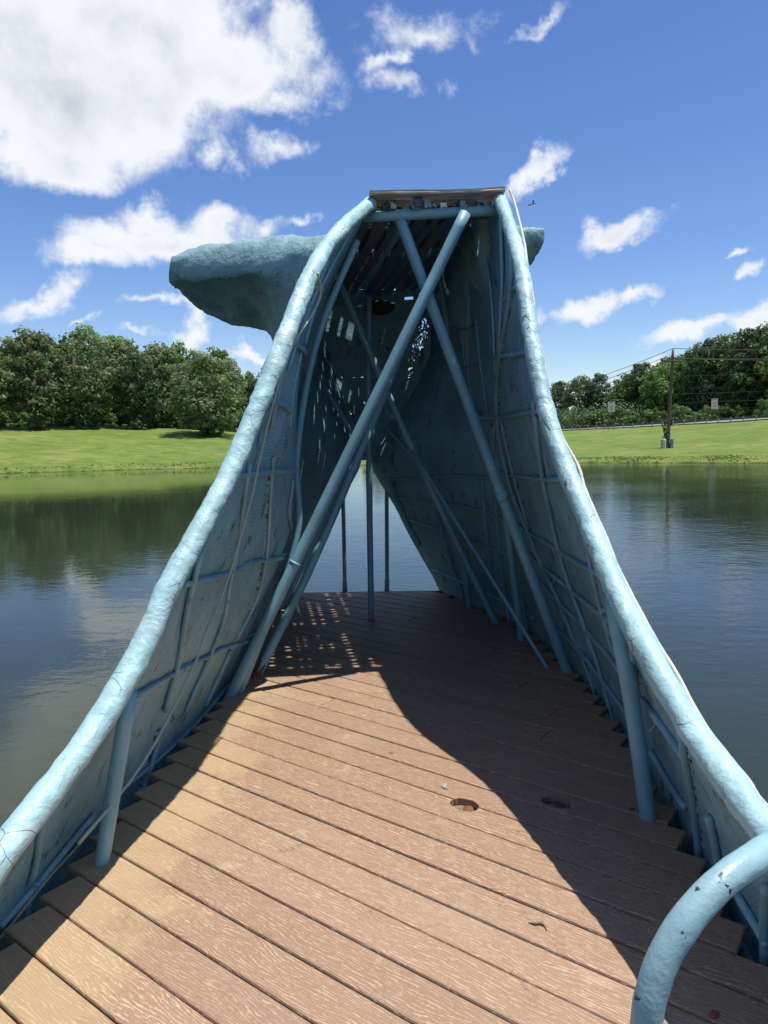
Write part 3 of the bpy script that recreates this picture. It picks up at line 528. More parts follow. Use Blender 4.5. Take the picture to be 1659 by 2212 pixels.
    # joists, fascia and what shows through the cut-outs
    for x in [-.85, -.45, -.05, .35, .75, 1.0]:
        y1 = 6.75
        while x < el(y1) + .03 or x > er(y1) - .03: y1 -= .1
        box('joist', W((x + .02, (y1 + .2) / 2, DECK - .10)), (.04, y1 - .2, .14), M['joist'], deck, bevel=.002)
    box('end_fascia', W((-.175, 6.845, DECK - .075)), (1.50, .04, .14), M['lath'], deck, bevel=.003)
    tube('pipe_stub', [W((.322, 2.778, DECK - .14)), W((.322, 2.778, DECK - .007))], .021, M['rust'], deck, segs=16)
    tube('pipe_stub', [W((.70, 2.80, DECK - .14)), W((.70, 2.80, DECK - .020))], .021, M['rust'], deck, segs=16)
    for q, rz in (((.285, 2.79), .3), ((.67, 2.81), -.2)):
        box('blocking', W((q[0], q[1], DECK - .05)), (.13, .11, .04), M['lath'], deck, Matrix.Rotation(rz, 3, 'Z'), .003)
    for (px, py) in [(-.75, 1.6), (.85, 1.6), (-.75, 3.6), (.9, 3.6), (-.7, 5.6), (.7, 5.4)]:
        tube('deck_pile', [W((px, py, -3.9)), W((px, py, DECK - .17))], .06, M['joist'], deck, segs=12)
build_deck()

# ---------------------------------------------------------------- the whale tail tunnel
TAIL = thing('whale_tail_tunnel', W((0, 4.5, DECK)), 'walk-through concrete whale tail tunnel painted pale blue, open at the near end, flukes spread behind', 'sculpture')
def rim_z(rim, y):
    q = sorted((p[1], p[2]) for p in rim)
    return float(np.interp(y, [a[0] for a in q], [a[1] for a in q]))
YEND = 6.9
def side_wall(X, rim, sgn, name, label, holes, seed):
    """inner skin following the shape field; sgn +1 = left wall (inside is +x)"""
    bm = bmesh.new(); ys = np.arange(.6, YEND + .001, .03); nz = 104; grid = []
    for y in ys:
        ztop = rim_z(rim, y) if y < rim[0][1] else 1.37
        row = []
        for k in range(nz + 1):
            z = -1.95 + (ztop + 1.95) * k / nz
            x = X(y, z)
            q = Vector((x, y, z))
            d = .007 * noise.noise(q * 2.3 + Vector((seed, 0, 0))) + .005 * noise.noise(q * 8) + .003 * noise.noise(q * 22)
            # panels pillow slightly between the welded rods
            row.append(bm.verts.new((x + d, y, z + EYE)))
        grid.append(row)
    rn = random.Random(seed)
    for i in range(len(ys) - 1):
        for k in range(nz):
            vs = (grid[i][k], grid[i + 1][k], grid[i + 1][k + 1], grid[i][k + 1])
            c = sum((v.co for v in vs), Vector()) / 4; skip = False
            for (hy, hz, ry, rz, pr) in holes:
                dd = ((c.y - hy) / ry) ** 2 + ((c.z - EYE - hz) / rz) ** 2
                if dd < 1 + .5 * noise.noise(c * 30) and rn.random() < pr: skip = True
            if skip: continue
            bm.faces.new(vs if sgn > 0 else vs[::-1])
    o = mesh_obj(name, bm, M['wall'], TAIL)
    o['label'] = label
    md = o.modifiers.new('thickness', 'SOLIDIFY'); md.thickness = .03; md.offset = -1; md.use_even_offset = False
    return o
holesL = [(5.8, -.15, .05, .07, .3), (5.76, -.40, .05, .09, .4), (6.1, .5, .04, .02, .6)]
side_wall(XL, RIM_L, 1, 'side_wall', 'left wall of ribbed lath plaster, half in sun', holesL, 11)
holesR = [(5.2, 1.18, .05, .03, .5)]
side_wall(XR, RIM_R, -1, 'side_wall', 'right wall of ribbed lath plaster, in shade', holesR, 23)
def back_wall():
    bm = bmesh.new(); nz, nx = 110, 100; g = []; rn = random.Random(5)
    for i in range(nz + 1):
        z = -.24 + 1.60 * i / nz; a, b = XL(YEND, z), XR(YEND, z)
        row = []
        for k in range(nx + 1):
            x = a + (b - a) * k / nx
            q = Vector((x, 6.9, z)); row.append(bm.verts.new((x, YEND - .02 + .10 * math.sin(math.pi * k / nx) + .02 * noise.noise(q * 3), z + EYE)))
        g.append(row)
    for i in range(nz):
        for k in range(nx):
            vs = (g[i][k], g[i][k + 1], g[i + 1][k + 1], g[i + 1][k]); c = sum((v.co for v in vs), Vector()) / 4; z = c.z - EYE
            if .36 < c.x < .55 and 1.215 < z < 1.31: continue
            if .22 < c.x < .30 and 1.26 < z < 1.285: continue
            s = False
            for (hx, hz, rx, rz, pr) in [(.40, .98, .05, .10, .35), (.34, .82, .05, .10, .4), (.28, .66, .04, .08, .4), (.24, .56, .03, .06, .3), (-.50, .55, .04, .02, .9), (-.38, .35, .05, .015, .6), (-.3, .2, .02, .02, .8)]:
                if ((c.x - hx) / rx) ** 2 + ((z - hz) / rz) ** 2 < 1 and rn.random() < pr: s = True
            if s: continue
            bm.faces.new(vs)
    o = mesh_obj('back_wall', bm, M['wall'], TAIL)
    md = o.modifiers.new('thickness', 'SOLIDIFY'); md.thickness = .03; md.offset = -1
back_wall()
for side, rim in (('left', RIM_L), ('right', RIM_R)):
    rf = (lambda t, p: .037 + .006 * min(1, t * 1.3) + .003 * noise.noise(Vector(p) * 2.1) + .004 * noise.noise(Vector(p) * 5.3))
    o = tube('rim', [W(p) for p in rim], rf, M['rim'], TAIL, segs=28, step=.014, lump=.0046, lfreq=13)
    o['label'] = 'lumpy pale blue rim along the %s edge of the opening' % side
def hug(P, r):
    out = []
    for q in catmull(P, .04):
        for X, s in ((XL, 1), (XR, -1)):
            d_ = s * (q.x - X(q.y, q.z))
            if -.08 < d_ < .05 and q.y < 6.85: q.x = X(q.y, q.z) + s * r * 1.0
        out.append(W(q))
    return out
for r, P in RODS:
    tube('rib_rod', hug(P, r), r, M['rod'], TAIL, raw=True, segs=8, lump=.0012, lfreq=30)
for i, (r, P) in enumerate(RODS):
    a, b = Vector(P[0]), Vector(P[-1])
    if i > 50 or abs(a.z - b.z) < .5 * (a - b).length or (a - b).length < .25: continue
    off = .020 if i % 2 else -.020
    pts = [q + Vector((0, off, 0)) for q in catmull([Vector(p) for p in P], .012)]
    out = []
    for q in pts:
        for X, s in ((XL, 1), (XR, -1)):
            if abs(q.x - X(q.y, q.z)) < .09: q.x = X(q.y, q.z) - s * .003
        out.append(W(q))
    tube('plaster_seam', out, lambda t, p: .008 + .005 * noise.noise(Vector(p) * 9), M['seam'], TAIL, raw=True, segs=9, lump=.0075, lfreq=38)
for r, P in BRACES:
    P = [W(p) for p in P]
    if abs(P[0].z - EYE - DECK) < .02: P[0] = P[0] + (P[0] - P[1]).normalized() * .12
    if abs(P[-1].z - EYE - DECK) < .02: P[-1] = P[-1] + (P[-1] - P[-2]).normalized() * .12
    o = tube('diagonal_brace', P, r, M['pipe'], TAIL, segs=20, step=.1, lump=.0008, lfreq=14)
for r, P in POSTS:
    P = [W(p) for p in P]
    if abs(P[0].z - EYE - DECK) < .03: P[0] = P[0] - Vector((0, 0, .12))
    o = tube('support_post', P, r, M['pipe'], TAIL, segs=20, step=.1, lump=.001, lfreq=9)
# couplings on pipes
def collar(a, b, t, r, l=.05, mat='pipe'):
    a, b = W(a), W(b); d = (b - a).normalized(); c = a.lerp(b, t)
    tube('pipe_coupling', [c - d * l, c + d * l], r, M[mat], TAIL, segs=20)
collar(BRACES[0][1][0], BRACES[0][1][1], .275, .036, .008)
collar(BRACES[1][1][0], BRACES[1][1][1], .40, .0365, .03)
collar(POSTS[5][1][0], POSTS[5][1][1], .06, .025, .05); collar(POSTS[6][1][0], POSTS[6][1][1], .04, .025, .06)
# rusty bottom of the second brace
a, b = W(BRACES[2][1][0]), W(BRACES[2][1][1]); dd = (b - a).normalized()
tube('rusted_pipe_end', [a - dd * .1, a + dd * .10], .0295, M['rust'], TAIL, segs=20, lump=.003, lfreq=20)
# wire ties where rods cross
rt = random.Random(4)
for i in [1, 2, 3, 5, 6, 7, 9, 22, 26, 27, 28, 29, 31, 33, 34, 35, 38, 40]:
    if i >= len(RODS): continue
    P = RODS[i][1]; a, b = Vector(P[len(P) // 2 - 1]), Vector(P[len(P) // 2]); c = a.lerp(b, rt.random()); d = (b - a).normalized()
    u_ = d.orthogonal().normalized(); v_ = d.cross(u_)
    pts = [W(c + (u_ * math.cos(t * .5) + v_ * math.sin(t * .5)) * .016 + d * .001 * t) for t in range(26)] + [W(c + u_ * .05 + d * .03)]
    tube('wire_tie', pts, .0022, M['rod'], TAIL, segs=5, raw=True)

# top: cross pipe, roof boards, laths, cap board
tube('cross_pipe', [W((-.09, 4.41, 1.275)), W((.70, 4.45, 1.312))], .030, M['pipe'], TAIL, segs=20, step=.1, lump=.001)
tube('cross_pipe', [W((-.56, 6.80, 1.165)), W((.60, 6.86, 1.20))], .024, M['pipe'], TAIL, segs=14, step=.1)
AX = Vector((-.165, .986, .0)).normalized(); LT = Vector((.986, .165, 0)).normalized()
RA = Matrix((LT, AX, Vector((0, 0, 1)))).transposed()
ORG = Vector((0, 4.40, 1.33))
def roof_pt(l, s, z): return W(ORG + LT * l + AX * s + Vector((0, 0, z + .045 * l)))
tiltR = RA @ Matrix.Rotation(-.045, 3, 'Y')
rr = random.Random(9)
lat = [(-.30, 2.0, .08), (-.18, 1.1, .08), (-.055, .0, .07), (.060, 0, .075), (.162, .05, .045), (.300, 0, .078), (.392, .05, .045), (.488, 0, .075), (.610, 0, .078), (.71, .02, .06), (.82, 1.0, .085), (.93, 1.8, .085)]
for l, s0, w in lat:
    bm = bmesh.new(); n = 14; L0 = 2.58 - s0
    for k in range(1):
        add_box(bm, roof_pt(l, s0 + L0 / 2 - .03, 0), (w, L0, .046), tiltR, .003)
    o = mesh_obj('roof_board', bm, M['under'], TAIL, False)
    if s0 < .1 and abs(l - .162) > .01:
        add = bmesh.new(); add_box(add, roof_pt(l, s0 - .034, 0), (w - .004, .008, .043), tiltR, .002)
        e = mesh_obj('board_end', add, M['slat'], o, False); e.matrix_parent_inverse = o.matrix_world.inverted()
tube('roof_pipe', [roof_pt(.222, .05, -.002), roof_pt(.222, 2.3, -.002)], .024, M['pipe'], TAIL, segs=18, cap=False)
bm = bmesh.new(); add_tube(bm, [roof_pt(.215, -.085, -.002), roof_pt(.215, -.03, -.002)], .031, segs=22, cap=False); add_tube(bm, [roof_pt(.215, -.085, -.002), roof_pt(.215, -.03, -.002)], .0235, segs=22, cap=False)
for o_ in [0]:
    vs = list(bm.verts)
mesh_obj('pipe_mouth', bm, M['pipe'], TAIL)
bm = bmesh.new()
s = .06
while s < 2.56:
    wdt = .060 + rr.uniform(-.006, .004); 
    x0 = -.10 - .10 * s; x1 = .76 + .10 * s
    if not (.78 < s < 1.10):
        pieces = 6; edges = [x0 + (x1 - x0) * i / pieces for i in range(pieces + 1)]
        for a, b in zip(edges, edges[1:]):
            ww = wdt + (.022 if rr.random() < .22 else 0)
            add_box(bm, roof_pt((a + b) / 2, s + ww / 2 + rr.uniform(-.002, .002), .034 + rr.uniform(-.0015, .0015)), (b - a + .001, ww, .016), tiltR)
    s += .080
add_box(bm, roof_pt(.32, .94, .036), (1.05, .34, .017), tiltR)
mesh_obj('roof_laths', bm, M['lath'], TAIL, False)
box('gap_filler', roof_pt(.33, .03, .030), (.80, .03, .05), M['joist'], TAIL, tiltR)  # dark strip added to block the sky showing under the cap board
# weathered cap board over the opening
bm = bmesh.new(); n = 22; prev = None
for i in range(n + 1):
    t = i / n; c = W(Vector((-.055, 4.33, 1.372)).lerp(Vector((.735, 4.43, 1.412)), t)) + Vector((0, 0, .002 * math.sin(t * 7) - .004 * math.sin(math.pi * t)))
    ring = []
    for k, (dy, dz) in enumerate([(-.05, -.011), (-.054, -.002), (-.05, .002), (-.053, .011), (.05, .012), (.05, -.011)]):
        w_ = .004 * noise.noise(Vector((t * 6, k * 3, 0)))
        ring.append(bm.verts.new(c + Vector((0, dy + w_, dz + w_))))
    if prev:
        for k in range(6): bm.faces.new((prev[k], prev[(k + 1) % 6], ring[(k + 1) % 6], ring[k]))
    else: bm.faces.new(ring)
    prev = ring
bm.faces.new(prev[::-1]); bmesh.ops.recalc_face_normals(bm, faces=bm.faces)
mesh_obj('cap_board', bm, M['oldwood'], TAIL, False)

# flukes
def fluke(name, stations, label, sgn):
    """stations: closed section loops root->tip, each a list of 3D points in the same order"""
    S = [[Vector(p) for p in st] for st in stations]
    m_ = len(S[0]); bm = bmesh.new(); grid = []
    NS, NP = 64, 72
    def ring_at(t):
        f = t * (len(S) - 1); i = min(int(f), len(S) - 2); u = f - i
        def g(j): return S[max(0, min(len(S) - 1, j))]
        out = []
        for k in range(m_):
            a, b, c, d = g(i - 1)[k], g(i)[k], g(i + 1)[k], g(i + 2)[k]
            out.append(.5 * ((2 * b) + (c - a) * u + (2 * a - 5 * b + 4 * c - d) * u * u + (3 * b - a - 3 * c + d) * u ** 3))
        return out
    for s_ in range(NS + 1):
        rg = ring_at(s_ / NS); row = []
        for k in range(NP):
            f = k / NP * m_; i = int(f); u = f - i
            a, b, c, d = rg[(i - 1) % m_], rg[i % m_], rg[(i + 1) % m_], rg[(i + 2) % m_]
            q = .5 * ((2 * b) + (c - a) * u + (2 * a - 5 * b + 4 * c - d) * u * u + (3 * b - a - 3 * c + d) * u ** 3)
            q = q + Vector((0, .3, 1)) * (min(1, s_ / NS * 4 + .35)) * (.034 * noise.noise(q * 4.2) + .022 * noise.noise(q * 9) + .010 * noise.noise(q * 24))
            if q.z < 1.405:                     # the root lies on the outside of the wall skin
                yy = min(q.y, 6.9)
                q.x = min(q.x, XL(yy, q.z) - .055) if sgn < 0 else max(q.x, XR(yy, q.z) + .055)
            row.append(bm.verts.new(W(q)))
        grid.append(row)
    for a, b in zip(grid, grid[1:]):
        for k in range(NP): bm.faces.new((a[k], a[(k + 1) % NP], b[(k + 1) % NP], b[k]))
    bm.faces.new(grid[-1]); bm.faces.new(grid[0][::-1])
    bmesh.ops.recalc_face_normals(bm, faces=bm.faces)
    o = mesh_obj(name, bm, M['fluke'], TAIL); o['label'] = label
# loop order: front top, front lip bottom, under 1, under 2, rear edge, top rear, top mid
left = [
 [(-.20, 4.75, 1.30), (-.30, 4.50, .98), (-.50, 4.6, .55), (-.80, 5.6, -.15), (-.85, 6.6, -.1), (-.45, 7.2, .9), (-.30, 6.4, 1.40), (-.22, 5.4, 1.36)],
 [(-.36, 4.95, 1.31), (-.48, 4.90, 1.08), (-.62, 5.15, .74), (-.84, 6.0, .45), (-.86, 7.0, .64), (-.75, 7.5, 1.0), (-.5, 6.6, 1.42), (-.40, 5.6, 1.40)],
 [(-.68, 5.15, 1.345), (-.74, 5.06, 1.12), (-.84, 5.40, 1.04), (-1.0, 6.4, .96), (-1.08, 7.35, 1.02), (-1.0, 7.75, 1.10), (-.85, 6.8, 1.48), (-.7, 5.8, 1.52)],
 [(-1.0, 5.30, 1.385), (-1.05, 5.22, 1.11), (-1.12, 5.56, 1.17), (-1.30, 6.5, 1.03), (-1.36, 7.3, 1.08), (-1.30, 7.5, 1.18), (-1.2, 6.8, 1.40), (-1.05, 5.9, 1.46)],
 [(-1.30, 5.42, 1.37), (-1.36, 5.38, 1.14), (-1.42, 5.66, 1.19), (-1.55, 6.3, 1.12), (-1.60, 6.9, 1.15), (-1.58, 7.0, 1.22), (-1.5, 6.5, 1.33), (-1.38, 5.9, 1.40)],
 [(-1.54, 5.52, 1.345), (-1.57, 5.52, 1.20), (-1.60, 5.7, 1.18), (-1.63, 6.0, 1.18), (-1.65, 6.3, 1.19), (-1.65, 6.35, 1.23), (-1.63, 6.1, 1.29), (-1.58, 5.8, 1.35)],
]
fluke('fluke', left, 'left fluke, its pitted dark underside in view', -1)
right = [
 [(.55, 4.75, 1.47), (.62, 4.7, .95), (.70, 5.0, .5), (.72, 5.9, -.1), (.55, 6.6, .1), (.40, 7.2, .95), (.45, 6.6, 1.5), (.50, 5.4, 1.55)],
 [(.78, 5.30, 1.52), (.80, 5.3, 1.2), (.82, 5.6, .9), (.84, 6.3, .6), (.80, 7.2, .8), (.75, 7.6, 1.2), (.75, 7.0, 1.6), (.78, 6.0, 1.62)],
 [(1.08, 5.75, 1.575), (1.08, 5.75, 1.42), (1.08, 6.1, 1.3), (1.10, 6.8, 1.28), (1.12, 7.4, 1.38), (1.12, 7.5, 1.48), (1.1, 7.0, 1.62), (1.08, 6.3, 1.64)],
 [(1.33, 6.05, 1.63), (1.33, 6.07, 1.54), (1.33, 6.25, 1.52), (1.35, 6.55, 1.52), (1.36, 6.8, 1.55), (1.36, 6.85, 1.60), (1.35, 6.6, 1.65), (1.34, 6.3, 1.66)],
]
fluke('fluke', right, 'right fluke, only its tip showing past the rim', 1)

# cords and tubes fixed to the tail
t1 = tube('green_cord', [W(p) for p in ROPE], .0060, M['rope'], None, segs=8, step=.03, lump=.0008, lfreq=60)
tag(t1, 'thin green cord hanging slack inside the left wall of the tunnel', 'cord')
t2 = tube('light_tube', [W(p) + Vector((.016, 0, .009)) for p in TUBE], .0065, M['white'], None, segs=10, step=.02, lump=.0012, lfreq=40)
tag(t2, 'thin dirty white light tube running down the outside of the right rim', 'light tube')
# nest under the roof
bm = bmesh.new(); bmesh.ops.create_icosphere(bm, subdivisions=4, radius=1)
for v in bm.verts:
    q = v.co.copy(); f = 1 + .22 * noise.noise(q * 2.2) + .1 * noise.noise(q * 6); v.co = W((-.012, 6.55, 1.12)) + Vector((q.x * .13, q.y * .09, q.z * .065)) * f
tag(mesh_obj('insect_nest', bm, M['nest'], None), 'brown papery nest hanging below the far roof pipe', 'nest')
# handrail hoop beside the deck
H = thing('curved_handrail', W((.45, .85, DECK)), 'thick glossy blue pipe handrail curving over at the lower right', 'handrail')
P = [W(p) for p in RAIL]; p0 = P[0]
P = [Vector((p0.x - .022, p0.y, EYE + DECK - .1)), Vector((p0.x - .022, p0.y, p0.z - .40)), Vector((p0.x - .019, p0.y, p0.z - .18)), Vector((p0.x - .007, p0.y, p0.z - .06))] + P
e = P[-1]; P += [e + Vector((.07, .03, .015)), e + Vector((.16, .06, .0)), e + Vector((.24, .09, -.08)), e + Vector((.28, .10, -.25)), Vector((e.x + .29, e.y + .10, EYE + DECK - .1))]
tube('rail_pipe', P, .0188, M['hoop'], H, segs=36, step=.012, lump=.0011, lfreq=22)
for q in (P[0], P[-1]):
    tube('base_flange', [Vector((q.x, q.y, EYE + DECK + .001)), Vector((q.x, q.y, EYE + DECK + .012))], .05, M['hoop'], H, segs=24, raw=True)
# small debris
def leaf_bit(name, p, s, mat, label, cat, pts):
    o = tube(name, [W((p[0] + a * s, p[1] + b * s, DECK + .002 + c * s)) for a, b, c in pts], lambda t, q: .0016 + .002 * math.sin(math.pi * t), mat, None, segs=6, step=.004, lump=.0008, lfreq=90)
    tag(o, label, cat)
leaf_bit('dry_twig', (.455, 2.06), .05, M['lath'], 'curled dry twig lying on sunlit deck boards', 'twig', [(-.6, .25, 0), (-.2, .05, .1), (.1, .08, .12), (.3, -.1, .05), (.35, -.5, 0)])
leaf_bit('grass_blade', (.24, 2.93), .03, M['rope'], 'pale dry grass blades on the deck left of the cut-out', 'grass blade', [(-.5, .6, .3), (0, 0, .05), (.15, .7, .3), (0, 0, .05), (.6, -.2, .1)])
def flat_leaf(p, s, mat, label, rz):
    bm = bmesh.new(); n = 10; vs = []
    for i in range(n):
        a = 2 * math.pi * i / n; x = math.cos(a) * s; y = math.sin(a) * s * .55; q = Matrix.Rotation(rz, 2) @ Vector((x, y))
        vs.append(bm.verts.new(W((p[0] + q.x, p[1] + q.y, DECK + .003 + .25 * s * math.sin(a) ** 2))))
    bm.faces.new(vs); o = mesh_obj('fallen_leaf', bm, mat, None, False); tag(o, label, 'leaf')
    md = o.modifiers.new('t', 'SOLIDIFY'); md.thickness = .0006
flat_leaf((.83, 1.71), .017, mat_plain('red_leaf', (.30, .06, .04), .6, 0, .3, 60), 'small red leaf on the shaded boards at the lower right corner', .6)
flat_leaf((-1.07, 1.80), .008, M['rust'], 'tiny brown leaf scrap on the sunlit board ends at lower left', 1.2)
flat_leaf((.97, 2.73), .014, M['rust'], 'dry brown leaf in the shade by the foot of the right post', .2)
flat_leaf((.62, 3.80), .010, M['rust'], 'small brown leaf by a board joint in the tunnel shade', 2.2)
# insect in the air
bug = thing('dragonfly', W((.651, 3.2, .968)), 'tiny dark dragonfly in the air right of the roof', 'insect')
tube('body', [W((.635, 3.2, .963)), W((.651, 3.2, .968)), W((.668, 3.2, .972))], .0022, M['black'], bug, segs=8, step=.004)
for sx in (-1, 1):
    bm = bmesh.new(); c = W((.655, 3.2, .971))
    vs = [bm.verts.new(c + Vector(v)) for v in [(0, 0, 0), (.004, sx * .006, .004), (.003, sx * .016, .008), (-.003, sx * .015, .008), (-.003, sx * .005, .003)]]
    bm.faces.new(vs); mesh_obj('wing', bm, M['black'], bug, False)

# ---------------------------------------------------------------- trees
def crown_mesh(name, seed, w, h, base, nclump, leaf, shape='oak'):
    """leaf cards in clumps spread through the crown; w radius, h crown height, base = crown bottom; returns mesh"""
    rn = random.Random(seed); bm = bmesh.new(); lay = bm.faces.layers.float.new('leaf')
    cl = []
    for i in range(nclump):
        for _ in range(60):
            x, y, z = rn.uniform(-1, 1), rn.uniform(-1, 1), rn.uniform(0, 1)
            if shape == 'oak': rmax = math.sqrt(max(0, 1 - ((z - .42) / .60) ** 2)) * (.80 + .30 * noise.noise(Vector((math.atan2(y, x) * 1.3, z * 3, seed))))
            elif shape == 'cone': rmax = (1 - z) ** .7 * .9
            else: rmax = math.sqrt(max(0, 1 - (z) ** 2)) * .95
            rr_ = math.hypot(x, y)
            if rr_ < rmax and (rr_ > rmax * .45 or z > .7 or rn.random() < .3): break
        cl.append((x * w, y * w, base + z * h, rn.uniform(.5, 1.05)))
    for (cx, cy, cz, cr) in cl:
        cr *= w * .24; tone = rn.random()
        for k in range(int(46 * (cr / (w * .24)) ** 2) + 16):
            v = Vector((rn.gauss(0, 1), rn.gauss(0, 1), rn.gauss(0, .75))).normalized() * cr * rn.uniform(.55, 1.08)
            p = Vector((cx, cy, cz)) + Vector((v.x, v.y, v.z * .8))
            n_ = (v.normalized() + Vector((rn.uniform(-.8, .8), rn.uniform(-.8, .8), rn.uniform(-.3, .9)))).normalized()
            t = n_.orthogonal().normalized(); t = (t * math.cos(k) + n_.cross(t) * math.sin(k)); b = n_.cross(t)
            s = leaf * rn.uniform(.6, 1.3)
            pts = [p + t * s * .6, p + b * s * .42 + t * .1 * s, p - t * s * .55 + n_ * s * .12, p - b * s * .4]
            f = bm.faces.new([bm.verts.new(q) for q in pts]); f[lay] = min(1, max(0, tone * .7 + rn.uniform(0, .3)))
    me = bpy.data.meshes.new(name); bm.to_mesh(me); bm.free(); return me, cl
def trunk_mesh(name, seed, h, r, clumps, lean=0):
    rn = random.Random(seed); bm = bmesh.new()
    top = Vector((rn.uniform(-.3, .3), rn.uniform(-.3, .3), h * .75))
    add_tube(bm, [(0, 0, -.3), (rn.uniform(-.08, .08), 0, h * .2), (top.x * .5, top.y * .6, h * .5), top], lambda t, p: r * (1.25 - t * .95), segs=8, step=.4, lump=.02, lfreq=3)
    for c in rn.sample(clumps, min(11, len(clumps))):
        zc = rn.uniform(.22, .6) * h; a = Vector((top.x * zc / h, top.y * zc / h, zc)); b = Vector(c[:3]); m_ = a.lerp(b, .5) + Vector((0, 0, -.15 * (b - a).length * .3))
        add_tube(bm, [a, m_, b], lambda t, p: r * (.42 - t * .34), segs=6, step=.5)
    me = bpy.data.meshes.new(name); bm.to_mesh(me); bm.free()
    for p in me.polygons: p.use_smooth = True
    me.materials.append(M['bark']); return me
variants = {}
def variant(key, seed, w, h, base, n, leaf, mat, shape='oak', tr=.16):
    me, cl = crown_mesh(key, seed, w, h, base, n, leaf, shape); me.materials.append(M[mat])
    tm = trunk_mesh(key + '_trunk', seed, h + base, tr, cl); variants[key] = (me, tm, h + base)
variant('oakA', 1, 3.4, 6.6, 1.5, 100, .30, 'leafo'); variant('oakB', 2, 3.0, 6.8, 1.6, 95, .30, 'leafo'); variant('oakC', 3, 3.8, 6.2, 1.2, 110, .32, 'leafo')
variant('grnA', 4, 3.2, 8.0, 1.8, 110, .32, 'leafg'); variant('grnB', 5, 2.8, 8.4, 1.4, 100, .32, 'leafg'); variant('drkA', 6, 3.4, 8.4, 1.4, 110, .33, 'leafd'); variant('drkB', 7, 3.0, 6.2, 1.0, 90, .3, 'leafd')
variant('bigA', 8, 5.4, 12.2, 2.6, 190, .42, 'leafo', tr=.25); variant('bigB', 9, 4.8, 12.6, 2.4, 180, .42, 'leafd', tr=.25); variant('bigC', 10, 5.0, 11.0, 2.6, 180, .42, 'leafg', tr=.22)
variant('shrub', 12, 1.5, 1.9, .05, 34, .22, 'leafb', 'dome', .04); variant('dshrub', 13, 1.1, 1.5, .0, 30, .16, 'leafd', 'dome', .04); variant('bigshrub', 14, 2.6, 3.6, .1, 60, .28, 'leafb', 'dome', .06); variant('cedar', 15, 2.2, 6.0, .6, 70, .25, 'leafg', 'cone', .12)
used = set()
ORD = ['first','second','third','fourth','fifth','sixth','seventh','eighth','ninth','tenth','eleventh','twelfth','thirteenth','fourteenth','fifteenth','sixteenth','seventeenth','eighteenth','nineteenth','twentieth','twenty-first','twenty-second','twenty-third','twenty-fourth','twenty-fifth']
TONE = dict(oakA='grey green', oakB='grey green', oakC='grey green', grnA='bright green', grnB='bright green', drkA='dark green', drkB='dark green', cedar='pointed light green', bigA='grey green', bigB='dark green', bigC='bright green', shrub='small pale green', bigshrub='large pale green')
def plant(key, az_, r, h, label, group=None, kind='tree', cat='tree', rz=None):
    me, tm, h0 = variants[key]; x, y = r * math.sin(R(az_)), r * math.cos(R(az_)); z = ground_z(x, y) - .05; s = h / h0
    rn = random.Random(int(az_ * 100) + int(r * 7))
    e = thing(kind, (x, y, z), label, cat, group); e.rotation_euler = (0, 0, rn.uniform(0, 6.28) if rz is None else rz)
    sx = s * rn.uniform(.92, 1.12); e.scale = (sx, sx, s)
    for nm, mm in (('crown', me), ('trunk' if kind == 'tree' or 'tree' in kind else 'stem', tm)):
        o = bpy.data.objects.new(nm, mm); col.objects.link(o); o.parent = e
    return e
def az_of(u): return math.degrees(math.atan((u - 829.5) / 1560 * 1.0))
# left lawn, front trees
plant('oakA', -28.4, 86, 9.6, 'oak at the left picture edge, standing on the lawn before the wood', kind='oak_tree')
plant('oakB', -25.5, 86, 10.2, 'tall grey green oak second from the left edge of the lawn', kind='oak_tree')
plant('oakA', -21.9, 87, 9.8, 'oak with two thin trunks in the middle of the left lawn front', kind='oak_tree')
plant('drkB', -18.4, 86, 7.9, 'small dark oak with a low crown, right of the twin trunk oak', kind='oak_tree')
plant('oakC', -13.6, 78, 8.0, 'broad round oak nearest the left water edge, beside the tunnel', kind='oak_tree')
for az_, r, lb in [(-28.5, 84.8, 'dark bush round the foot of the oak at the left picture edge'), (-25.4, 84.8, 'dark bush hiding the foot of the second oak on the left lawn'), (-21.9, 85.8, 'dark bush round the foot of the twin trunk oak'), (-18.4, 84.8, 'dark bush at the foot of the small dark oak'), (-13.3, 76.8, 'dark bush at the foot of the round oak nearest the water')]:
    plant('dshrub', az_, r, 1.75, lb, kind='bush', cat='bush')
WOODL = 'trees of the wood behind the left lawn'
rn = random.Random(21)
i = 0
for row, (r0, hh) in enumerate([(95, 9.8), (101, 11.2), (108, 12.6)]):
    a = -33.0 + row * .9; q = 0
    while a < -8.2:
        hgt = hh * rn.uniform(.86, 1.08) * (1.0 if a < -14.5 else .90 if a < -11.5 else .78)
        key = rn.choice(['grnA', 'grnB', 'oakB', 'drkA', 'grnA', 'oakA', 'cedar'] if row < 2 else ['grnA', 'drkA', 'grnB'])
        plant(key, a, r0 + rn.uniform(-2, 2), hgt, '%s %s tree from the left in the %s row of the left wood' % (ORD[q], TONE[key], ['front', 'middle', 'back'][row]), WOODL, kind='woodland_tree'); a += rn.uniform(1.9, 2.8); q += 1
rn = random.Random(5); a = -31; q = 0
while a < -9:
    key = 'shrub' if rn.random() < .6 else 'bigshrub'
    plant(key, a, 92 - (4 if a > -14 else 0) + rn.uniform(-1, 1.5), rn.uniform(1.6, 2.8), '%s %s bush from the left along the foot of the left wood' % (ORD[q], TONE[key]), 'bushes along the foot of the left wood', kind='bush', cat='bush'); a += rn.uniform(1.0, 1.7); q += 1
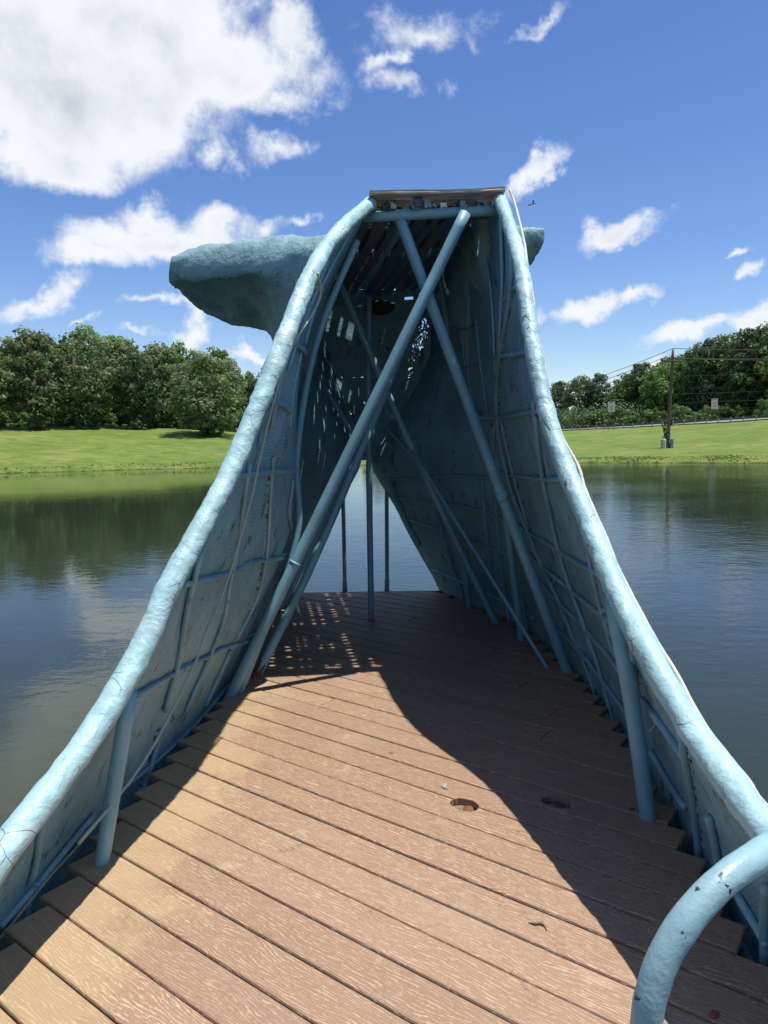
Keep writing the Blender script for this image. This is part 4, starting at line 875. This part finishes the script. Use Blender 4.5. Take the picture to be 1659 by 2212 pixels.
# right side, beyond the road
spec = [('bigB', 13.6, 172, 12.0), ('bigA', 15.2, 166, 12.6), ('bigB', 16.5, 164, 12.6), ('bigA', 12.2, 176, 12), ('bigC', 18.4, 158, 12.4), ('bigB', 19.6, 156, 14.4), ('bigC', 20.9, 150, 14.0), ('bigA', 21.6, 158, 15.6),
        ('bigC', 22.8, 150, 17.0), ('bigB', 24.0, 146, 18.2), ('bigA', 25.2, 144, 18.6), ('bigB', 26.6, 140, 18.8), ('bigA', 27.8, 142, 19.6), ('bigC', 29.3, 138, 19.5), ('bigB', 31, 140, 19.5),
        ('bigB', 24.6, 156, 18.0), ('bigC', 26.1, 154, 18.5), ('bigA', 19.0, 166, 13.2), ('bigB', 22.2, 164, 15.5), ('bigB', 28.8, 150, 20.2)]
spec.sort(key=lambda s: s[1]); cnt = {}
for k, az_, r, h in spec:
    if az_ < 17.5: pl, g = 'the low clump beyond the guardrail end', 'trees beyond the far end of the guardrail'
    elif az_ < 22.3: pl, g = 'the stand behind the pole', 'trees behind the road by the utility pole'
    else: pl, g = 'the tall stand behind the road at right', 'tall trees at the right edge'
    q = cnt.get(g, 0); cnt[g] = q + 1; h *= .92 if az_ < 17.5 else .87 if az_ < 22.3 else .82
    plant(k, az_, r, h, '%s %s tree from the left in %s' % (ORD[q], TONE[k], pl), g, kind='roadside_tree')
rn = random.Random(8)
a = 12.8; q = 0
while a < 30:
    r = 151 if a < 17 else 142 if a < 22 else 132
    plant('bigshrub', a, r + rn.uniform(-3, 4), rn.uniform(2.0, 4.4), '%s leafy shrub from the left in the hedge line behind the guardrail' % ORD[q], 'shrubs behind the guardrail', kind='shrub', cat='shrub'); a += rn.uniform(.75, 1.2); q += 1
# far side behind the tunnel, and out of frame to both sides
rn = random.Random(31)
for a in list(np.arange(-7.5, 12, 1.45)):
    plant(rn.choice(['grnA', 'drkA', 'bigC', 'oakC', 'bigshrub']), float(a) + rn.uniform(-.6, .6), rn.uniform(132, 160), rn.uniform(4.5, 9.5), 'tree on the far bank hidden mostly behind the tunnel', 'trees on the far bank behind the tunnel', kind='far_bank_tree')
for a in list(np.arange(-62, -33.5, 2.6)) + list(np.arange(32.5, 62, 2.4)):
    plant(rn.choice(['grnA', 'oakA', 'bigA', 'drkA']), float(a) + rn.uniform(-1, 1), rn.uniform(98, 125), rn.uniform(10, 15), 'tree around the pond just beyond the side of the picture', 'trees beyond the sides of the picture', kind='outlying_tree')

# ---------------------------------------------------------------- road, guardrail, pole, wires, signs
def polar(az_, r, dz=0):
    x, y = r * math.sin(R(az_)), r * math.cos(R(az_)); return Vector((x, y, ground_z(x, y) + dz))
A, B = Vector((math.sin(R(13.4)) * 141, math.cos(R(13.4)) * 141)), Vector((math.sin(R(30)) * 114, math.cos(R(30)) * 114))
def road():
    bm = bmesh.new(); d = (B - A).normalized(); n_ = Vector((-d.y, d.x)); 
    if n_.y < 0: n_ = -n_
    prev = None
    for i in range(60):
        c = A - d * 60 + d * (i * 4.0); e = []
        for off, lift in ((.9, .05), (8.5, .18)):
            q = c + n_ * off; zc = max(ground_z(*q), ground_z(*(c))) ; e.append(bm.verts.new((q.x, q.y, zc + lift + .10)))
        if prev: bm.faces.new((prev[0], e[0], e[1], prev[1]))
        prev = e
    bmesh.ops.recalc_face_normals(bm, faces=bm.faces)
    o = mesh_obj('road', bm, mat_plain('grey_asphalt', (.20, .195, .185), .9, 0, .1, 3), None, False); o['kind'] = 'structure'  # plain grey asphalt, slightly mottled
road()
GR = thing('guardrail', (A.x, A.y, ground_z(*A)), 'long grey steel guardrail on posts along the road above the right bank', 'guardrail')
d = (B - A).normalized(); nn = Vector((-d.y, d.x)); Ln = (B - A).length
if nn.y < 0: nn = -nn
npost = int(Ln / 1.95)
for i in range(npost + 1):
    q = A + d * (i * 1.95); z = ground_z(*q)
    bm = bmesh.new(); rot = Matrix.Rotation(math.atan2(d.y, d.x), 3, 'Z')
    add_box(bm, Vector((q.x, q.y, z + .38)), (.14, .10, .95), rot, .01)
    add_box(bm, Vector((q.x, q.y, z + .62)) + Vector((nn.x, nn.y, 0)) * .12, (.13, .14, .34), rot, .01)
    mesh_obj('post', bm, M['galv'], GR, False)
bm = bmesh.new(); prof = [(.0, .31), (.05, .27), (.05, .22), (.0, .17), (.0, .13), (.05, .08), (.05, .03), (.0, 0)]; prev = None
for i in range(npost * 2 + 1):
    q = A + d * (i * .975); z = ground_z(*q) + .46; ring = [bm.verts.new((q.x + nn.x * (.2 + o_), q.y + nn.y * (.2 + o_), z + h_)) for o_, h_ in prof]
    if prev:
        for k in range(7): bm.faces.new((prev[k], ring[k], ring[k + 1], prev[k + 1]))
    prev = ring
rb = mesh_obj('rail_beam', bm, M['galvd'], GR, False); md = rb.modifiers.new('s', 'SOLIDIFY'); md.thickness = .01
mk = A - d * 1.2; zz = ground_z(*mk)
tube('end_marker', [Vector((mk.x - .5, mk.y, zz + .15)), Vector((mk.x + .3, mk.y, zz + .3))], .17, M['white'], GR, segs=12)

pb = polar(21.4, 71.0); PH = 8.8
UP = thing('utility_pole', pb, 'leaning brown wooden utility pole with one crossarm on the right bank by the water', 'utility pole')
ptop = pb + Vector((.32, 0, PH))
tube('pole_shaft', [pb - Vector((0, 0, .5)), pb + Vector((.18, 0, PH / 2)), ptop], lambda t, p: .17 - .06 * t, M['pole'], UP, segs=12, step=.6, lump=.006, lfreq=2)
ac = pb + Vector((.29, -.16, PH * .895)); a0 = ac + Vector((-.95, .35, .0)); a1 = ac + Vector((1.0, -.2, -.12))
tube('crossarm', [a0, a1], .09, M['pole'], UP, segs=4, raw=True)
for nm, q in (('insulator', a0 + Vector((.08, 0, .12))), ('insulator', ac + Vector((.22, 0, .10))), ('insulator', a1 + Vector((-.08, 0, .12)))):
    tube(nm, [q - Vector((0, 0, .08)), q, q + Vector((0, 0, .1))], lambda t, p: .05 + .05 * math.sin(math.pi * t), M['black'], UP, segs=10, step=.03)
tube('top_pin', [ptop, ptop + Vector((0, 0, .14))], .03, M['black'], UP, segs=8)
box('meter_box', pb + Vector((.30, -.05, 2.35)), (.16, .2, .5), M['black'], UP, bevel=.02)
c1 = pb + Vector((-.40, -.35, 0)); 
T = thing('concrete_marker', c1, 'pale round-topped concrete marker left of the utility pole foot', 'marker post')
bm = bmesh.new(); add_tube(bm, [c1 - Vector((0, 0, .1)), c1 + Vector((0, 0, .74)), c1 + Vector((0, 0, .80))], lambda t, p: .17 if t < .9 else .15, segs=16, step=.1); mesh_obj('marker_body', bm, M['concrete'], T)
bm = bmesh.new(); add_tube(bm, [c1 + Vector((0, 0, .80)), c1 + Vector((0, 0, .84))], lambda t, p: .15 - .08 * t, segs=16, step=.02); mesh_obj('marker_cap', bm, M['white'], T)
c2 = pb + Vector((.30, -.30, 0)); T = thing('cable_pedestal', c2, 'grey green cable box standing right of the utility pole foot', 'utility box')
box('pedestal_body', c2 + Vector((0, 0, .38)), (.26, .26, .76), M['galv'], T, bevel=.02); box('pedestal_lid', c2 + Vector((0, 0, .785)), (.29, .29, .05), M['galv'], T, bevel=.015)
# vine on the pole foot
bm = bmesh.new(); lay = bm.faces.layers.float.new('leaf'); rn = random.Random(77)
for k in range(420):
    h_ = rn.random() ** 1.5 * 2.6; a = rn.uniform(0, 6.28); rr_ = .2 + rn.random() * (.28 if h_ < .8 else .12) ; p = pb + Vector((math.cos(a) * rr_ - .05, math.sin(a) * rr_, h_)); s = rn.uniform(.05, .12)
    if k < 16: p = pb + Vector((-.25 - k * .035, -.1, 1.2 + k * .11))
    u_ = Vector((rn.uniform(-1, 1), rn.uniform(-1, 1), rn.uniform(-1, 1))).normalized(); v_ = u_.orthogonal().normalized()
    f = bm.faces.new([bm.verts.new(p + u_ * s), bm.verts.new(p + v_ * s), bm.verts.new(p - u_ * s), bm.verts.new(p - v_ * s)]); f[lay] = rn.random()
tag(mesh_obj('climbing_vine', bm, M['leafd'], None, False), 'dark green vine climbing the foot of the utility pole', 'vine')
# wires: next poles stand far off to the left and right
def wire(a, b, sag, label, r=.028):
    pts = [a.lerp(b, t / 24) - Vector((0, 0, sag * 4 * (t / 24) * (1 - t / 24))) for t in range(25)]
    tag(tube('overhead_wire', pts, r, M['wire'], None, segs=5, raw=True), label, 'wire')
farL = Vector((24.0, 136.0, 9.6)); farR = Vector((62, 62.0, ptop.z + .4))
wire(ptop + Vector((0, 0, .12)), farL, 1.1, 'topmost wire running left from the head of the utility pole')
wire(a0 + Vector((.08, 0, .2)), farL + Vector((-.6, 0, -1.35)), .9, 'middle wire running left from the end of the crossarm')
wire(ac + Vector((.22, 0, .18)), farL + Vector((.3, 0, -1.7)), 1.0, 'lower wire running left from the crossarm beside the pole')
wire(a1 + Vector((-.08, 0, .2)), farL + Vector((1.0, 0, -1.8)), 1.0, 'lowest wire running left, from the right crossarm end')
wire(ptop + Vector((0, 0, .12)), farR + Vector((0, 0, .9)), .9, 'topmost wire running right from the head of the utility pole')
wire(a0 + Vector((.08, 0, .2)), farR + Vector((-.8, 0, .5)), .9, 'wire running right from the left end of the crossarm')
wire(a1 + Vector((-.08, 0, .2)), farR + Vector((.8, 0, .1)), .9, 'wire running right from the right end of the crossarm')
wire(Vector((46, 118, 10.7)), Vector((20, 152, 8.4)), .3, 'thin wire crossing low in front of the far left trees', .02)
for dz, lb in ((10.4, 'upper of three service wires crossing the dark trees right of the pole'), (7.6, 'middle of three service wires crossing the dark trees right of the pole'), (6.2, 'lowest of three service wires crossing the dark trees right of the pole')):
    wire(Vector((44.0, 116, dz + .5)), Vector((78, 116, dz + 1.6)), .25, lb, .016)
def road_sign(az_, r, base_dz, bottom, w, h, label, rows, yaw):
    p = polar(az_, r); T = thing('road_sign', p, label, 'sign'); T.rotation_euler = (0, 0, 0)
    rot = Matrix.Rotation(R(yaw), 3, 'Z')
    f = rot @ Vector((0, -1, 0)); sx = rot @ Vector((1, 0, 0))
    box('sign_panel', p + Vector((0, 0, bottom + h / 2)), (w, .03, h), M['signw'], T, rot, .006)
    for s in ((-1, 1) if w > .85 else (0,)):
        q = p + sx * s * w * .40 - f * .05; q.z = ground_z(q.x, q.y)
        tube('sign_post', [q - Vector((0, 0, .3)), Vector((q.x, q.y, p.z + bottom + h * (.98 if s else .9)))], .035, M['galv'] if not s else M['pole'], T, segs=8)
    for (zc, ww, hh_) in rows:
        box('sign_lettering', p + f * .018 + Vector((0, 0, bottom + h * zc)), (w * ww, .008, h * hh_), M['signd'], T, rot, .001)
road_sign(17.45, 117, 0, 3.0, 1.05, 1.55, 'faded white two-post sign standing before the guardrail', [(.93, .6, .08), (.48, .45, .08), (.28, .45, .09)], -14)
road_sign(24.5, 128, 0, 2.2, .95, 1.6, 'white two-post sign behind the guardrail right of the pole', [(.93, .7, .07), (.50, .55, .07), (.25, .55, .08)], -22)
road_sign(14.25, 152, 0, .95, .82, 1.05, 'small plain white sign near the far left end of the guardrail', [(.6, .5, .05), (.45, .5, .05)], -12)

# dense understorey that closes the feet of the woods
def understorey(name, label_az, r0, r1, zmax, n, seed):
    bm = bmesh.new(); lay = bm.faces.layers.float.new('leaf'); rn = random.Random(seed)
    for k in range(n):
        a = rn.uniform(*label_az); r = rn.uniform(r0, r1); x, y = r * math.sin(R(a)), r * math.cos(R(a)); base = ground_z(x, y)
        top = zmax * (.75 + .5 * noise.noise(Vector((x * .25, y * .25, seed))))
        p = Vector((x, y, base + rn.random() * max(.4, top))); s = rn.uniform(.16, .36)
        u_ = Vector((rn.uniform(-1, 1), rn.uniform(-1, 1), rn.uniform(-1, 1))).normalized(); v_ = u_.orthogonal().normalized()
        f = bm.faces.new([bm.verts.new(p + u_ * s), bm.verts.new(p + v_ * s * .7), bm.verts.new(p - u_ * s), bm.verts.new(p - v_ * s * .7)]); f[lay] = rn.random() * .6
    o = mesh_obj(name, bm, M['leafd'], None, False); o['kind'] = 'stuff'
understorey('wood_understorey', (-34, -7.5), 94, 112, 3.6, 26000, 3)
understorey('far_bank_understorey', (-8, 12), 140, 158, 2.6, 12000, 9)
understorey('roadside_understorey', (11.5, 31), 146, 166, 5.0, 22000, 4)

def tufts(name, label_az, n, seed, shore):
    bm = bmesh.new(); lay = bm.faces.layers.float.new('leaf'); rn = random.Random(seed); cnt = 0
    while cnt < n:
        a = rn.uniform(*label_az); r = 56.5 + 4.5 * rn.random(); x, y = r * math.sin(R(a)), r * math.cos(R(a)); z = ground_z(x, y)
        if z < .03 or z > .42: continue
        f_ = noise.noise(Vector((x * .3, y * .3, 5)))
        cnt += 1; h = rn.uniform(.03, .09) * (1 + f_); w = h * rn.uniform(.5, 1.1); t = rn.uniform(0, 6.28); dx, dy = math.cos(t) * w, math.sin(t) * w
        f = bm.faces.new([bm.verts.new((x - dx, y - dy, z - .02)), bm.verts.new((x + dx, y + dy, z - .02)), bm.verts.new((x + dx * .6 + rn.uniform(-.05, .05), y, z + h)), bm.verts.new((x - dx * .5, y, z + h * .8))]); f[lay] = rn.random()
    o = mesh_obj(name, bm, M['grass'], None, False); o['kind'] = 'stuff'
tufts('shore_grass', (-34, 34), 4500, 51, True)
